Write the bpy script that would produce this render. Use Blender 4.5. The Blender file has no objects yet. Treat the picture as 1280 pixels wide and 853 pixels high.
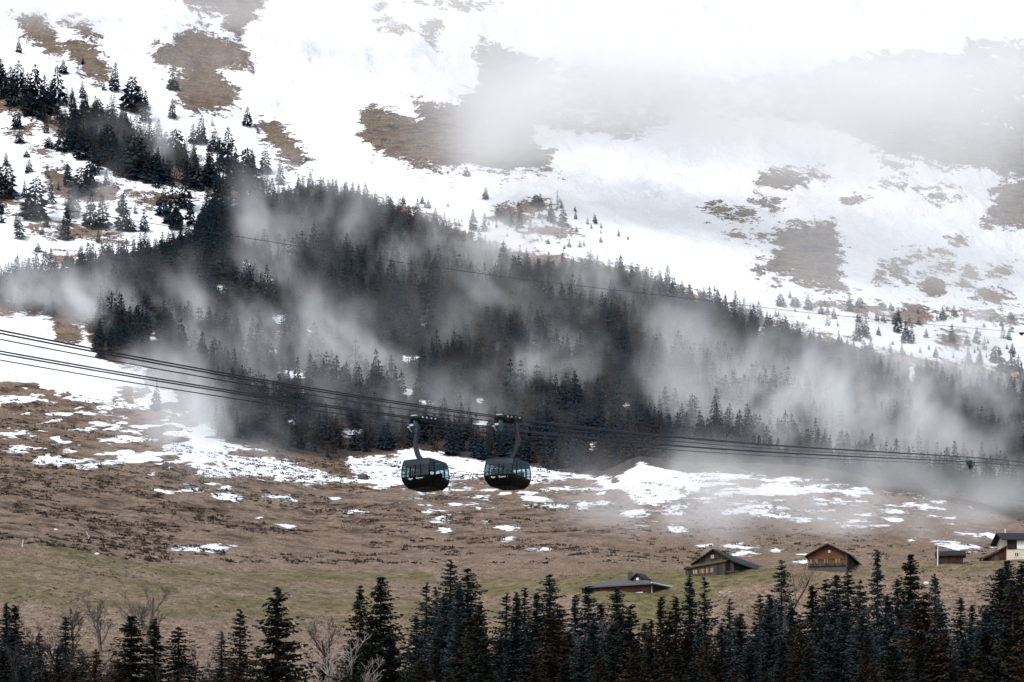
import bpy, bmesh, math, random
import numpy as np
from mathutils import Vector, Matrix
rng = np.random.default_rng(7)
random.seed(7)
R = math.radians
sc = bpy.context.scene
COL = sc.collection
F, HZ, CX = 2500.0, 1000.0, 640.0          # focal length (px of the 1280 wide photo), horizon row, centre column


def P(px, py, Y):
    return ((px - CX) / F * Y, Y, (HZ - py) / F * Y)


# ------------------------------------------------------------------ scene helpers
def link(o, parent=None):
    COL.objects.link(o)
    if parent is not None:
        o.parent = parent
    return o


def tag(o, label=None, cat=None, group=None, kind=None):
    if label: o['label'] = label
    if cat: o['category'] = cat
    if group: o['group'] = group
    if kind: o['kind'] = kind
    return o


def empty(name, loc=(0, 0, 0), rz=0.0):
    o = bpy.data.objects.new(name, None)
    o.location = loc
    o.rotation_euler = (0, 0, rz)
    o.empty_display_size = 0.5
    return link(o)


class MB:
    """collects verts and faces for one mesh"""
    def __init__(s):
        s.v, s.f, s.m = [], [], []

    def add(s, vs, fs, mi=0):
        b = len(s.v)
        s.v.extend([tuple(v) for v in vs])
        s.f.extend([tuple(b + i for i in f) for f in fs])
        s.m.extend([mi] * len(fs))

    def box(s, c, d, M=None, mi=0):
        x, y, z = d[0] / 2, d[1] / 2, d[2] / 2
        vs = [Vector((c[0] + a * x, c[1] + b * y, c[2] + e * z)) for a in (-1, 1) for b in (-1, 1) for e in (-1, 1)]
        if M is not None: vs = [M @ v for v in vs]
        s.add(vs, [(0, 1, 3, 2), (4, 6, 7, 5), (0, 4, 5, 1), (2, 3, 7, 6), (0, 2, 6, 4), (1, 5, 7, 3)], mi)

    def prism(s, poly, d, mi=0):
        """poly: list of 3d points, d: extrusion vector"""
        n = len(poly)
        a = [Vector(p) for p in poly]
        b = [p + Vector(d) for p in a]
        fs = [tuple(range(n)), tuple(range(2 * n - 1, n - 1, -1))]
        fs += [(i, i + n, (i + 1) % n + n, (i + 1) % n) for i in range(n)]
        s.add(a + b, fs, mi)

    def tube(s, pts, rad, n=6, mi=0, cap=True, flat=(1, 1)):
        pts = [Vector(p) for p in pts]
        if not hasattr(rad, '__len__'): rad = [rad] * len(pts)
        ring = []
        for i, p in enumerate(pts):
            t = (pts[min(i + 1, len(pts) - 1)] - pts[max(i - 1, 0)]).normalized()
            up = Vector((0, 0, 1)) if abs(t.z) < .9 else Vector((0, 1, 0))
            a = t.cross(up).normalized()
            b = a.cross(t).normalized()
            ring.append([p + (a * math.cos(2 * math.pi * k / n) * flat[0] + b * math.sin(2 * math.pi * k / n) * flat[1]) * rad[i] for k in range(n)])
        vs = [q for r in ring for q in r]
        fs = []
        for i in range(len(pts) - 1):
            for k in range(n):
                fs.append((i * n + k, i * n + (k + 1) % n, (i + 1) * n + (k + 1) % n, (i + 1) * n + k))
        if cap:
            fs.append(tuple(range(n - 1, -1, -1)))
            fs.append(tuple((len(pts) - 1) * n + k for k in range(n)))
        s.add(vs, fs, mi)

    def disc(s, c, axis, r, w, n=14, mi=0):
        a = Vector(axis).normalized()
        s.tube([Vector(c) - a * w / 2, Vector(c) + a * w / 2], r, n, mi)

    def build(s, name, mats, parent=None, smooth=False, bevel=0):
        me = bpy.data.meshes.new(name)
        me.from_pydata(s.v, [], s.f)
        if not isinstance(mats, (list, tuple)): mats = [mats]
        for m in mats: me.materials.append(m)
        if len(mats) > 1: me.polygons.foreach_set('material_index', s.m)
        bm = bmesh.new(); bm.from_mesh(me)
        bmesh.ops.recalc_face_normals(bm, faces=bm.faces)
        bm.to_mesh(me); bm.free()
        if smooth: me.polygons.foreach_set('use_smooth', [True] * len(me.polygons))
        o = link(bpy.data.objects.new(name, me), parent)
        if bevel:
            b = o.modifiers.new('bevel', 'BEVEL'); b.width = bevel; b.segments = 2; b.limit_method = 'ANGLE'
        return o


def np_mesh(name, v, f, mats, mi=None, smooth=False):
    v = np.asarray(v, np.float32); f = np.asarray(f, np.int32)
    me = bpy.data.meshes.new(name)
    k = f.shape[1]
    me.vertices.add(len(v)); me.vertices.foreach_set('co', v.ravel())
    me.loops.add(f.size); me.loops.foreach_set('vertex_index', f.ravel())
    me.polygons.add(len(f)); me.polygons.foreach_set('loop_start', np.arange(0, f.size, k, dtype=np.int32))
    for m in mats: me.materials.append(m)
    if mi is not None: me.polygons.foreach_set('material_index', np.asarray(mi, np.int32))
    if smooth: me.polygons.foreach_set('use_smooth', np.ones(len(f), bool))
    me.update(calc_edges=True)
    return me


# ------------------------------------------------------------------ materials
def mat(name):
    m = bpy.data.materials.new(name)
    m.use_nodes = True
    t = m.node_tree
    return m, t, t.nodes['Principled BSDF']


def nd(t, typ, **kw):
    n = t.nodes.new(typ)
    for k, v in kw.items():
        if k in n.inputs: n.inputs[k].default_value = v
        else: setattr(n, k, v)
    return n


def noise(t, vec, scale, detail=4, rough=.55, dist=0):
    n = nd(t, 'ShaderNodeTexNoise')
    n.inputs['Scale'].default_value = scale
    n.inputs['Detail'].default_value = detail
    n.inputs['Roughness'].default_value = rough
    n.inputs['Distortion'].default_value = dist
    t.links.new(vec, n.inputs['Vector'])
    return n.outputs['Fac']


def math_(t, op, a, b=None, c=None, clamp=False):
    n = t.nodes.new('ShaderNodeMath'); n.operation = op; n.use_clamp = clamp
    for i, x in enumerate((a, b, c)):
        if x is None: continue
        if isinstance(x, (int, float)): n.inputs[i].default_value = x
        else: t.links.new(x, n.inputs[i])
    return n.outputs[0]


def mrange(t, x, a, b, c=0., d=1., smooth=False):
    n = t.nodes.new('ShaderNodeMapRange'); n.clamp = True
    if smooth: n.interpolation_type = 'SMOOTHSTEP'
    t.links.new(x, n.inputs[0])
    for i, v in enumerate((a, b, c, d)): n.inputs[i + 1].default_value = v
    return n.outputs[0]


def mixc(t, f, a, b):
    n = t.nodes.new('ShaderNodeMix'); n.data_type = 'RGBA'
    for i, x in ((0, f), (6, a), (7, b)):
        if isinstance(x, tuple): n.inputs[i].default_value = (*x, 1) if len(x) == 3 else x
        elif isinstance(x, (int, float)): n.inputs[i].default_value = x
        else: t.links.new(x, n.inputs[i])
    return n.outputs[2]


def bump(t, h, strength, dist):
    n = nd(t, 'ShaderNodeBump')
    n.inputs['Strength'].default_value = strength
    n.inputs['Distance'].default_value = dist
    t.links.new(h, n.inputs['Height'])
    return n.outputs[0]


def simple(name, col, rough=.6, metal=0., var=.25, scale=3.0, spec=.3):
    m, t, b = mat(name)
    tc = nd(t, 'ShaderNodeTexCoord').outputs['Object']
    n = noise(t, tc, scale, 4)
    lo = tuple(c * (1 - var) for c in col); hi = tuple(min(1, c * (1 + var)) for c in col)
    t.links.new(mixc(t, n, lo, hi), b.inputs['Base Color'])
    b.inputs['Roughness'].default_value = rough
    b.inputs['Metallic'].default_value = metal
    b.inputs['Specular IOR Level'].default_value = spec
    return m


def wood(name, col, col2, plank=5.0, horiz=False):
    """plank siding: seams and weather streaks run along the boards"""
    m, t, b = mat(name)
    tc = nd(t, 'ShaderNodeTexCoord').outputs['Object']
    sx = nd(t, 'ShaderNodeSeparateXYZ'); t.links.new(tc, sx.inputs[0])
    along = sx.outputs['Z'] if horiz else math_(t, 'ADD', sx.outputs['X'], sx.outputs['Y'])
    c = math_(t, 'MULTIPLY', along, plank)
    fr = math_(t, 'FRACT', c)
    cell = math_(t, 'FLOOR', c)
    wn = nd(t, 'ShaderNodeTexWhiteNoise'); wn.noise_dimensions = '1D'; t.links.new(cell, wn.inputs['W'])
    mp = nd(t, 'ShaderNodeMapping'); mp.inputs['Scale'].default_value = (1, 1, 8) if horiz else (6, 6, .6)
    t.links.new(tc, mp.inputs[0])
    n = noise(t, mp.outputs[0], 1.0, 5)
    f = math_(t, 'ADD', math_(t, 'MULTIPLY', n, .9), math_(t, 'MULTIPLY', wn.outputs[0], .5))
    cc = mixc(t, mrange(t, f, .35, 1.0), col, col2)
    seam = mrange(t, fr, 0.0, .1)
    cc = mixc(t, seam, tuple(x * .25 for x in col), cc)
    t.links.new(cc, b.inputs['Base Color'])
    b.inputs['Roughness'].default_value = .85
    b.inputs['Specular IOR Level'].default_value = .15
    return m


M_wood_dark = wood('wood_dark', (.012, .009, .008), (.045, .028, .020), 5)
M_wood_red = wood('wood_red', (.022, .010, .009), (.068, .028, .022), 4.5)
M_wood_log = wood('wood_log', (.030, .014, .009), (.125, .060, .033), 4.0, True)
M_wood_grey = wood('wood_grey', (.018, .015, .015), (.088, .072, .066), 5)
M_board = wood('shutter_board', (.14, .09, .06), (.34, .25, .18), 6)
M_roof = simple('roof_slate', (.016, .016, .019), .75, 0, .5, 2.5)
M_roof_grey = simple('roof_grey', (.085, .080, .082), .8, 0, .5, 2.2)
M_moss = simple('roof_moss', (.062, .052, .020), .95, 0, .6, 1.6)
M_plaster = simple('plaster', (.52, .47, .38), .9, 0, .12, 1.2)
M_white = simple('white_paint', (.72, .72, .72), .7, 0, .06, 2)
M_pane = simple('pane', (.05, .06, .075), .12, 0, .2, 2, .6)
M_stone = simple('stone', (.30, .28, .26), .9, 0, .35, 3)
M_chim = simple('chimney_stone', (.06, .056, .055), .9, 0, .4, 3)
M_pole = simple('pole_wood', (.55, .50, .46), .8, 0, .15, 3)
M_steel = simple('rope_steel', (.035, .037, .042), .45, .6, .2, 1)
M_clamp = simple('clamp_steel', (.07, .12, .14), .5, .5, .4, 3)
M_black = simple('gloss_black', (.003, .004, .006), .3, 0, .2, 2, .07)
M_armc = simple('arm_paint', (.008, .011, .016), .4, 0, .2, 2, .3)
M_roofc = simple('cabin_roof', (.012, .018, .029), .4, 0, .15, 2, .18)  # lighter than the body: reflections on the upper cabin put into the base colour
M_carr = simple('carriage_black', (.005, .005, .006), .6, .0, .3, 4, .2)
M_galv = simple('galvanised', (.62, .68, .70), .35, .6, .3, 5)
M_tyre = simple('wheel_rubber', (.015, .015, .016), .6, 0, .3, 5)
M_letter = simple('lettering_white', (.75, .76, .78), .5, 0, .02, 2)
M_letter_red = simple('lettering_red', (.5, .03, .03), .5, 0, .02, 2)
M_seat = simple('seat_dark', (.02, .02, .025), .6, 0, .2, 4)
M_bark = simple('bark', (.050, .040, .034), .95, 0, .5, 2.0)
M_bark_grey = simple('bark_grey', (.085, .074, .072), .95, 0, .5, 2.0)
M_bark_pale = simple('bark_pale', (.30, .27, .25), .95, 0, .4, 2.0)
M_twig = simple('twig', (.036, .029, .029), .95, 0, .4, 2.0)


def cabin_glass():
    m, t, b = mat('cabin_glass')
    t.nodes.remove(b)
    tr = nd(t, 'ShaderNodeBsdfTransparent'); tr.inputs[0].default_value = (.62, .76, .80, 1)
    gl = nd(t, 'ShaderNodeBsdfGlossy'); gl.inputs[0].default_value = (.5, .56, .58, 1); gl.inputs['Roughness'].default_value = .03
    fr = nd(t, 'ShaderNodeFresnel'); fr.inputs['IOR'].default_value = 1.6
    mx = nd(t, 'ShaderNodeMixShader')
    t.links.new(math_(t, 'MULTIPLY', fr.outputs[0], .8), mx.inputs[0])
    t.links.new(tr.outputs[0], mx.inputs[1]); t.links.new(gl.outputs[0], mx.inputs[2])
    t.links.new(mx.outputs[0], t.nodes['Material Output'].inputs['Surface'])
    return m


M_glass = cabin_glass()


def foliage(name, dark, light, brown, brown_amt=.25, trans=0.0):
    m, t, b = mat(name)
    g = nd(t, 'ShaderNodeNewGeometry').outputs['Position']
    n1 = noise(t, g, .35, 3)
    n2 = noise(t, g, 2.2, 2)
    f = math_(t, 'ADD', math_(t, 'MULTIPLY', n1, .55), math_(t, 'MULTIPLY', n2, .45))
    c = mixc(t, mrange(t, f, .35, .68), dark, light)
    oi = nd(t, 'ShaderNodeObjectInfo').outputs['Random']
    br = noise(t, g, .11, 3)
    bf = mrange(t, math_(t, 'ADD', br, math_(t, 'MULTIPLY', math_(t, 'SUBTRACT', oi, .5), .18)), .68 - brown_amt * .5, .85 - brown_amt * .5)
    c = mixc(t, math_(t, 'MULTIPLY', bf, .8), c, brown)
    t.links.new(c, b.inputs['Base Color'])
    b.inputs['Roughness'].default_value = .85
    b.inputs['Specular IOR Level'].default_value = .12
    return m


M_needle = foliage('spruce_needles', (.0045, .0062, .0058), (.020, .027, .022), (.032, .023, .012), .25)
M_needle_blue = foliage('spruce_needles_blue', (.011, .018, .021), (.040, .058, .064), (.044, .036, .028), .2)  # haze over the farther spruces is put into this paler blue
M_needle_brown = foliage('spruce_needles_brown', (.008, .0065, .0045), (.032, .024, .015), (.048, .028, .014), .5)
M_cone = simple('cones', (.030, .017, .010), .9, 0, .4, 2)
M_far = foliage('forest_needles', (.0050, .0115, .0195), (.014, .031, .047), (.027, .021, .020), .2)  # bluish shadow and haze tint of the forest put into the needle colour
M_larch = foliage('forest_larch', (.018, .015, .014), (.040, .030, .027), (.040, .027, .022), .4)
M_heath = foliage('heath', (.020, .016, .014), (.055, .040, .032), (.075, .045, .026), .3)

# ------------------------------------------------------------------ terrain
NEAR = [(-80, None, -2.0), (0, None, -2.2), (100, None, -12.0), (150, None, -6.0)]
CTRL = {
    0: [(220, 930), (260, 868), (300, 812), (350, 742), (400, 680), (425, 668), (450, 657), (520, 620), (600, 575), (680, 530), (740, 495), (800, 455), (900, 385), (1000, 310), (1100, 240), (1200, 165), (1300, 85), (1400, 15), (1500, -60), (1700, -180)],
    200: [(220, 935), (260, 868), (300, 815), (350, 757), (400, 710), (425, 700), (450, 692), (520, 650), (600, 605), (680, 560), (740, 525), (780, 490), (900, 405), (1000, 330), (1100, 262), (1200, 185), (1300, 100), (1400, 25), (1500, -50), (1700, -170)],
    400: [(220, 943), (260, 875), (300, 828), (350, 780), (400, 735), (430, 714), (460, 704), (520, 676), (600, 635), (680, 600), (750, 572), (800, 545), (900, 470), (1000, 390), (1100, 310), (1180, 240), (1240, 200), (1300, 150), (1400, 65), (1500, -20), (1700, -150)],
    600: [(220, 943), (260, 880), (300, 835), (350, 790), (400, 745), (430, 724), (460, 710), (520, 680), (600, 642), (680, 608), (755, 585), (800, 560), (900, 480), (1000, 405), (1080, 335), (1150, 275), (1200, 235), (1300, 165), (1400, 85), (1500, 0), (1700, -130)],
    740: [(220, 943), (260, 885), (300, 830), (328, 772), (340, 742), (352, 737), (370, 729), (395, 717), (412, 722), (440, 716), (460, 706), (520, 680), (600, 645), (680, 612), (745, 592), (770, 580), (800, 562), (900, 490), (1000, 415), (1080, 345), (1150, 295), (1200, 260), (1300, 190), (1400, 100), (1500, 10), (1700, -120)],
    795: [(220, 945), (260, 885), (300, 828), (326, 774), (338, 742), (350, 736), (368, 727), (392, 716), (412, 723), (440, 718), (460, 708), (520, 682), (600, 640), (660, 596), (690, 572), (705, 563), (735, 578), (790, 568), (850, 535), (900, 498), (1000, 420), (1080, 352), (1150, 305), (1200, 273), (1300, 198), (1400, 107), (1500, 15), (1700, -115)],
    850: [(220, 945), (260, 885), (300, 825), (330, 768), (345, 738), (356, 719), (368, 714), (385, 718), (410, 726), (440, 722), (470, 712), (520, 688), (600, 640), (660, 600), (700, 578), (735, 592), (800, 580), (850, 540), (900, 505), (1000, 430), (1100, 360), (1150, 325), (1200, 290), (1300, 210), (1400, 115), (1500, 20), (1700, -110)],
    1000: [(220, 945), (260, 885), (300, 825), (330, 764), (346, 721), (354, 708), (372, 707), (390, 713), (410, 720), (440, 718), (470, 708), (520, 685), (600, 640), (660, 598), (700, 581), (735, 594), (800, 590), (860, 560), (900, 535), (1000, 455), (1100, 390), (1150, 355), (1200, 320), (1300, 235), (1400, 140), (1500, 40), (1700, -100)],
    1150: [(220, 945), (260, 885), (300, 822), (330, 760), (348, 715), (360, 704), (380, 706), (410, 716), (440, 715), (470, 706), (520, 682), (600, 645), (660, 616), (695, 606), (730, 622), (800, 618), (860, 585), (900, 560), (1000, 485), (1100, 420), (1150, 390), (1200, 355), (1300, 265), (1400, 165), (1500, 60), (1700, -90)],
    1280: [(220, 945), (260, 885), (300, 820), (330, 756), (348, 711), (363, 697), (385, 699), (410, 711), (440, 712), (470, 704), (520, 685), (600, 655), (660, 636), (695, 629), (730, 647), (800, 645), (860, 608), (900, 580), (1000, 510), (1100, 450), (1150, 420), (1200, 385), (1300, 295), (1400, 190), (1500, 80), (1700, -80)],
}
GPX = np.arange(-1400, 2700, 10.0)
GY = np.arange(-80, 2604, 4.0)
keys = sorted(CTRL)
zc = []
for k in keys:
    ys = [a[0] for a in NEAR] + [a[0] for a in CTRL[k]]
    zs = [a[2] for a in NEAR] + [(HZ - py) / F * Y for Y, py in CTRL[k]]
    ys.append(2600); zs.append(zs[-1] + 560)
    zc.append(np.interp(GY, ys, zs))
zc = np.array(zc)                                             # control column, Y
G0 = np.array([np.interp(GPX, keys, zc[:, j]) for j in range(len(GY))])   # Y, px


def blur(a, sig, axis):
    n = int(sig * 3) + 1
    k = np.exp(-.5 * (np.arange(-n, n + 1) / sig) ** 2); k /= k.sum()
    pad = [(0, 0), (0, 0)]; pad[axis] = (n, n)
    p = np.pad(a, pad, mode='edge')
    return np.apply_along_axis(lambda v: np.convolve(v, k, 'valid'), axis, p)


# extrapolate ends linearly is not needed; blur columns, then rows with a far/near mix
Gn = blur(blur(G0, 1.6, 1), 1.1, 0)
Gf = blur(blur(G0, 3.0, 1), 5.0, 0)
wf = np.clip((GY - 740) / 120, 0, 1)[:, None]
G0 = Gn * (1 - wf) + Gf * wf


def _hash(ix, iy, s):
    h = (ix.astype(np.int64) * 374761393 + iy.astype(np.int64) * 668265263 + s * 1442695041) & 0x7fffffff
    h = (h ^ (h >> 13)) * 1274126177 & 0x7fffffff
    return ((h ^ (h >> 16)) & 0xffff) / 65535.0


def vnoise(x, y, s=0):
    ix, iy = np.floor(x), np.floor(y)
    fx, fy = x - ix, y - iy
    fx = fx * fx * fx * (fx * (fx * 6 - 15) + 10); fy = fy * fy * fy * (fy * (fy * 6 - 15) + 10)
    a, b = _hash(ix, iy, s), _hash(ix + 1, iy, s)
    c, d = _hash(ix, iy + 1, s), _hash(ix + 1, iy + 1, s)
    return (a * (1 - fx) + b * fx) * (1 - fy) + (c * (1 - fx) + d * fx) * fy - .5


def fbm(x, y, wl, octv=4, s=0, g=.5):
    t = 0; amp = 1.
    for i in range(octv):
        t = t + amp * vnoise(x / wl + 17.3 * i, y / wl - 9.1 * i, s + i)
        wl /= 2.03; amp *= g
    return t


def sstep(x, a, b):
    t = np.clip((x - a) / (b - a), 0, 1)
    return t * t * (3 - 2 * t)


def gz(x, y):
    """terrain height at world x, y (arrays)"""
    x = np.asarray(x, float); y = np.asarray(y, float)
    px = CX + F * x / np.maximum(y, 120)
    i = np.clip((px - GPX[0]) / 10, 0, len(GPX) - 1.001); j = np.clip((y - GY[0]) / 4, 0, len(GY) - 1.001)
    i0 = i.astype(int); j0 = j.astype(int); a = i - i0; b = j - j0
    z = (G0[j0, i0] * (1 - a) + G0[j0, i0 + 1] * a) * (1 - b) + (G0[j0 + 1, i0] * (1 - a) + G0[j0 + 1, i0 + 1] * a) * b
    knoll = sstep(px, 680, 760) * (1 - sstep(y, 400, 440)) * sstep(y, 320, 345)
    mid = sstep(y, 170, 260) * (1 - sstep(y, 720, 860))
    up = sstep(y, 760, 1000)
    z = z + mid * (1 - .8 * knoll) * (1.5 * fbm(x, y, 34, 4, 3) + .40 * fbm(x, y, 5.5, 3, 11))
    z = z + mid * .22 * fbm(x, y, 2.6, 2, 19)
    z = z + up * (7 * fbm(x, y, 90, 4, 5) + 1.2 * fbm(x, y, 14, 3, 8))
    z = z + sstep(y, 1180, 1400) * (14 * fbm(x * 1.7, y, 70, 5, 23, .55))
    return z


def project(x, y, z):
    return CX + F * x / np.maximum(y, 120), HZ - F * z / np.maximum(y, 120)


_HY = np.arange(205, 1690, 1.0)


def hit(px, py, ymin=205):
    """first terrain point seen along a photo ray"""
    x = (px - CX) / F * _HY
    q = HZ - F * gz(x, _HY) / _HY
    ok = np.nonzero((q <= py) & (_HY >= ymin))[0]
    Y = _HY[ok[0]] if len(ok) else 1600.
    X = (px - CX) / F * Y
    return X, Y, float(gz(X, Y))


def poly_sdf(px, py, poly, lim=60):
    """signed distance (px), positive inside, clamped"""
    poly = np.asarray(poly, float)
    out = np.full(px.shape, -float(lim))
    lo, hi = poly.min(0) - lim, poly.max(0) + lim
    sel = np.nonzero((px > lo[0]) & (px < hi[0]) & (py > lo[1]) & (py < hi[1]))
    x, y = px[sel], py[sel]
    d = np.full(x.shape, 1e9); ins = np.zeros(x.shape, bool)
    for (x0, y0), (x1, y1) in zip(poly, np.roll(poly, -1, 0)):
        ex, ey = x1 - x0, y1 - y0
        t = np.clip(((x - x0) * ex + (y - y0) * ey) / (ex * ex + ey * ey + 1e-9), 0, 1)
        d = np.minimum(d, (x - x0 - t * ex) ** 2 + (y - y0 - t * ey) ** 2)
        c = ((y0 > y) != (y1 > y)) & (x < ex * (y - y0) / (ey if ey else 1e-9) + x0)
        ins ^= c
    d = np.sqrt(d)
    out[sel] = np.clip(np.where(ins, d, -d), -lim, lim)
    return out


def zs(pts, ox, oy, s):
    return [(ox + a / s, oy + b / s) for a, b in pts]


UPPER = [(-900, -3000), (2200, -3000), (2200, 480), (1290, 470), (1100, 440), (950, 395), (860, 365), (740, 325), (640, 315), (560, 280), (480, 255), (400, 235), (330, 250), (290, 300), (250, 330), (180, 325), (100, 350), (0, 372), (-900, 380)]
SNOW = [
    [(-200, 385), (40, 395), (62, 398), (66, 412), (70, 430), (100, 432), (103, 404), (92, 402), (105, 400), (112, 425), (125, 448), (180, 462), (186, 482), (205, 492), (262, 505), (232, 510), (195, 512), (160, 506), (130, 514), (95, 500), (60, 494), (40, 486), (0, 480), (-200, 480)],
    [(186, 536), (212, 528), (232, 524), (252, 533), (262, 548), (300, 560), (330, 566), (380, 580), (420, 590), (445, 600), (430, 606), (385, 600), (350, 604), (300, 592), (250, 595), (238, 584), (170, 572), (200, 560), (222, 556), (205, 540)],
    [(438, 571), (480, 566), (500, 560), (520, 557), (545, 561), (560, 570), (600, 574), (650, 578), (690, 584), (745, 593), (768, 597), (778, 588), (776, 575), (784, 564), (792, 560), (815, 570), (840, 577), (870, 582), (905, 580), (940, 584), (935, 594), (900, 596), (880, 606), (850, 612), (855, 622), (825, 632), (800, 630), (780, 618), (745, 604), (700, 600), (660, 604), (600, 600), (560, 602), (505, 604), (465, 607), (440, 600), (432, 588)],
    [(895, 592), (960, 580), (1000, 583), (1030, 590), (1060, 588), (1085, 596), (1110, 602), (1128, 607), (1090, 603), (1050, 598), (1020, 600), (995, 595), (960, 594), (930, 600), (905, 605), (890, 600)],
    [(940, 606), (985, 602), (1010, 608), (1050, 611), (1092, 614), (1096, 621), (1075, 622), (1050, 617), (1010, 614), (985, 620), (955, 618), (930, 621), (945, 613)],
    [(1050, 622), (1085, 626), (1065, 631), (1030, 629), (1010, 622)],
    [(1108, 632), (1135, 626), (1165, 632), (1188, 636), (1165, 638), (1140, 634)],
    [(1165, 678), (1195, 679), (1230, 686), (1228, 689), (1200, 688), (1185, 684)],
    [(1192, 665), (1215, 664), (1244, 671), (1240, 673), (1215, 669)],
]
SPOTS = [(514, 625, 15, 2.5), (526, 634, 13, 3), (535, 641, 11, 3.5), (551, 649, 12, 3), (556, 662, 11, 3.5), (441, 639, 9, 3), (599, 622, 10, 2.5), (613, 613, 9, 3), (668, 624, 18, 4),
         (618, 635, 6, 2), (630, 661, 14, 2.5), (606, 653, 4, 2), (637, 675, 10, 3.5), (668, 676, 9, 2), (676, 686, 13, 3), (789, 642, 24, 6), (803, 654, 14, 2.5), (748, 618, 8, 2.5), (755, 630, 9, 1.6),
         (846, 661, 12, 5), (264, 686, 17, 2.2), (324, 648, 7, 3.5), (290, 633, 5, 2), (287, 621, 11, 2.5), (259, 610, 20, 2.2), (358, 658, 7, 2.5), (416, 622, 9, 2), (361, 623, 14, 2), (203, 613, 6, 2),
         (151, 577, 10, 3.5), (60, 574, 12, 3), (93, 577, 12, 3), (130, 531, 25, 4), (75, 529, 18, 4), (38, 540, 20, 4), (70, 517, 26, 3.5), (160, 522, 14, 3), (230, 545, 12, 5), (20, 500, 30, 5),
         (90, 508, 30, 4), (840, 615, 14, 3), (845, 641, 16, 2.6), (850, 651, 15, 2), (868, 612, 12, 2.5), (885, 625, 22, 2), (905, 618, 12, 2), (985, 643, 18, 2.5), (1005, 649, 14, 2.6),
         (1045, 650, 28, 2.6), (1065, 652, 12, 2), (1175, 627, 18, 1.6), (1165, 644, 14, 1.8), (1195, 648, 12, 1.5), (1190, 655, 8, 1.5), (1220, 687, 12, 1.5), (920, 683, 20, 2.2), (928, 691, 14, 3),
         (970, 688, 5, 2), (1003, 703, 18, 3), (1012, 695, 8, 2), (1215, 634, 5, 1.6), (1270, 655, 5, 1.6), (885, 681, 9, 2), (460, 590, 18, 4), (475, 610, 14, 2), (700, 612, 18, 2), (735, 612, 14, 2),
         (560, 612, 12, 2), (800, 640, 10, 3), (820, 622, 14, 2.4), (945, 640, 7, 1.5), (1100, 660, 5, 1.4), (1140, 675, 4, 1.4), (452, 640, 5, 1.5), (380, 608, 8, 2), (330, 600, 12, 2.4), (205, 590, 7, 2),
         (160, 548, 16, 3), (185, 533, 14, 3), (1235, 668, 6, 1.4), (1218, 577, 0, 0)]
Z0 = 2.942
BARE = [
    zs([(25, 50), (80, 52), (150, 62), (180, 110), (240, 190), (200, 210), (120, 150), (55, 125), (90, 100)], 0, 0, Z0),
    zs([(230, 80), (290, 78), (340, 100), (370, 200), (410, 270), (390, 310), (330, 290), (280, 230), (215, 150), (320, 150)], 0, 0, Z0),
    zs([(680, 105), (760, 110), (800, 130), (880, 150), (905, 200), (925, 250), (800, 260), (880, 320), (870, 390), (780, 415), (720, 420), (660, 370), (620, 290), (680, 285), (570, 230), (565, 170), (640, 160)], 0, 0, Z0),
    zs([(590, -60), (990, -60), (960, 40), (910, 90), (880, 135), (820, 120), (830, 60), (780, 50), (700, 30)], 0, 0, Z0),
    zs([(945, 440), (1010, 445), (1075, 500), (1130, 590), (1120, 610), (1060, 600), (970, 510)], 0, 0, Z0),
    zs([(0, 330), (60, 335), (100, 360), (220, 440), (330, 400), (420, 440), (560, 540), (720, 600), (900, 700), (900, 760), (760, 700), (600, 680), (440, 640), (250, 530), (150, 450), (0, 400)], 0, 0, Z0),
    zs([(165, 612), (240, 615), (300, 680), (430, 690), (420, 740), (250, 760), (180, 690)], 0, 0, Z0),
    zs([(500, 735), (600, 720), (640, 760), (560, 760)], 0, 0, Z0),
    zs([(65, 400), (120, 388), (200, 410), (280, 440), (292, 425), (250, 345), (330, 378), (430, 388), (480, 340), (505, 290), (490, 220), (520, 140), (560, 175), (700, 210), (850, 250), (1000, 262), (1200, 280), (1330, 345), (1205, 372), (1210, 455), (1100, 492), (1000, 500), (900, 482), (890, 495), (710, 455), (720, 510), (775, 560), (782, 632), (700, 620), (610, 642), (520, 610), (455, 608), (410, 640), (330, 618), (230, 592), (130, 562), (80, 510)], 425, 0, Z0),
    zs([(-60, 370), (60, 382), (200, 425), (350, 430), (440, 452), (520, 450), (610, 495), (680, 520), (780, 585), (890, 580), (920, 612), (1000, 622), (1120, 610), (1240, 660), (1400, 680), (1400, 150), (1060, 160), (1030, 212), (860, 180), (750, 200), (540, 232), (480, 270), (200, 300), (-60, 280)], 850, 0, Z0),
    zs([(280, 655), (330, 640), (390, 622), (445, 640), (455, 685), (350, 702), (290, 690)], 850, 0, Z0),
    zs([(430, 625), (490, 630), (545, 645), (520, 655), (460, 640)], 850, 0, Z0),
    zs([(715, 570), (780, 600), (885, 655), (850, 657), (790, 632)], 850, 0, Z0),
    zs([(105, 755), (150, 745), (200, 770), (265, 772), (275, 800), (190, 797), (130, 788)], 850, 0, Z0),
    zs([(275, 750), (320, 725), (375, 745), (340, 770)], 850, 0, Z0),
    zs([(600, 735), (640, 708), (660, 720), (710, 712), (690, 735), (640, 745)], 850, 0, Z0),
    zs([(885, 725), (920, 700), (975, 698), (985, 730), (920, 747)], 850, 0, Z0),
    zs([(745, 675), (800, 680), (1000, 690), (1035, 712), (960, 698), (850, 705)], 850, 0, Z0),
    zs([(1150, 695), (1240, 665), (1400, 660), (1400, 850), (1150, 835), (1108, 825), (1150, 760)], 850, 0, Z0),
    zs([(268, 170), (330, 130), (372, 90), (300, 50), (380, 20), (430, 0), (560, -10), (592, 80), (590, 200), (622, 262), (480, 236), (390, 192)], 850, 280, Z0),
]
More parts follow.
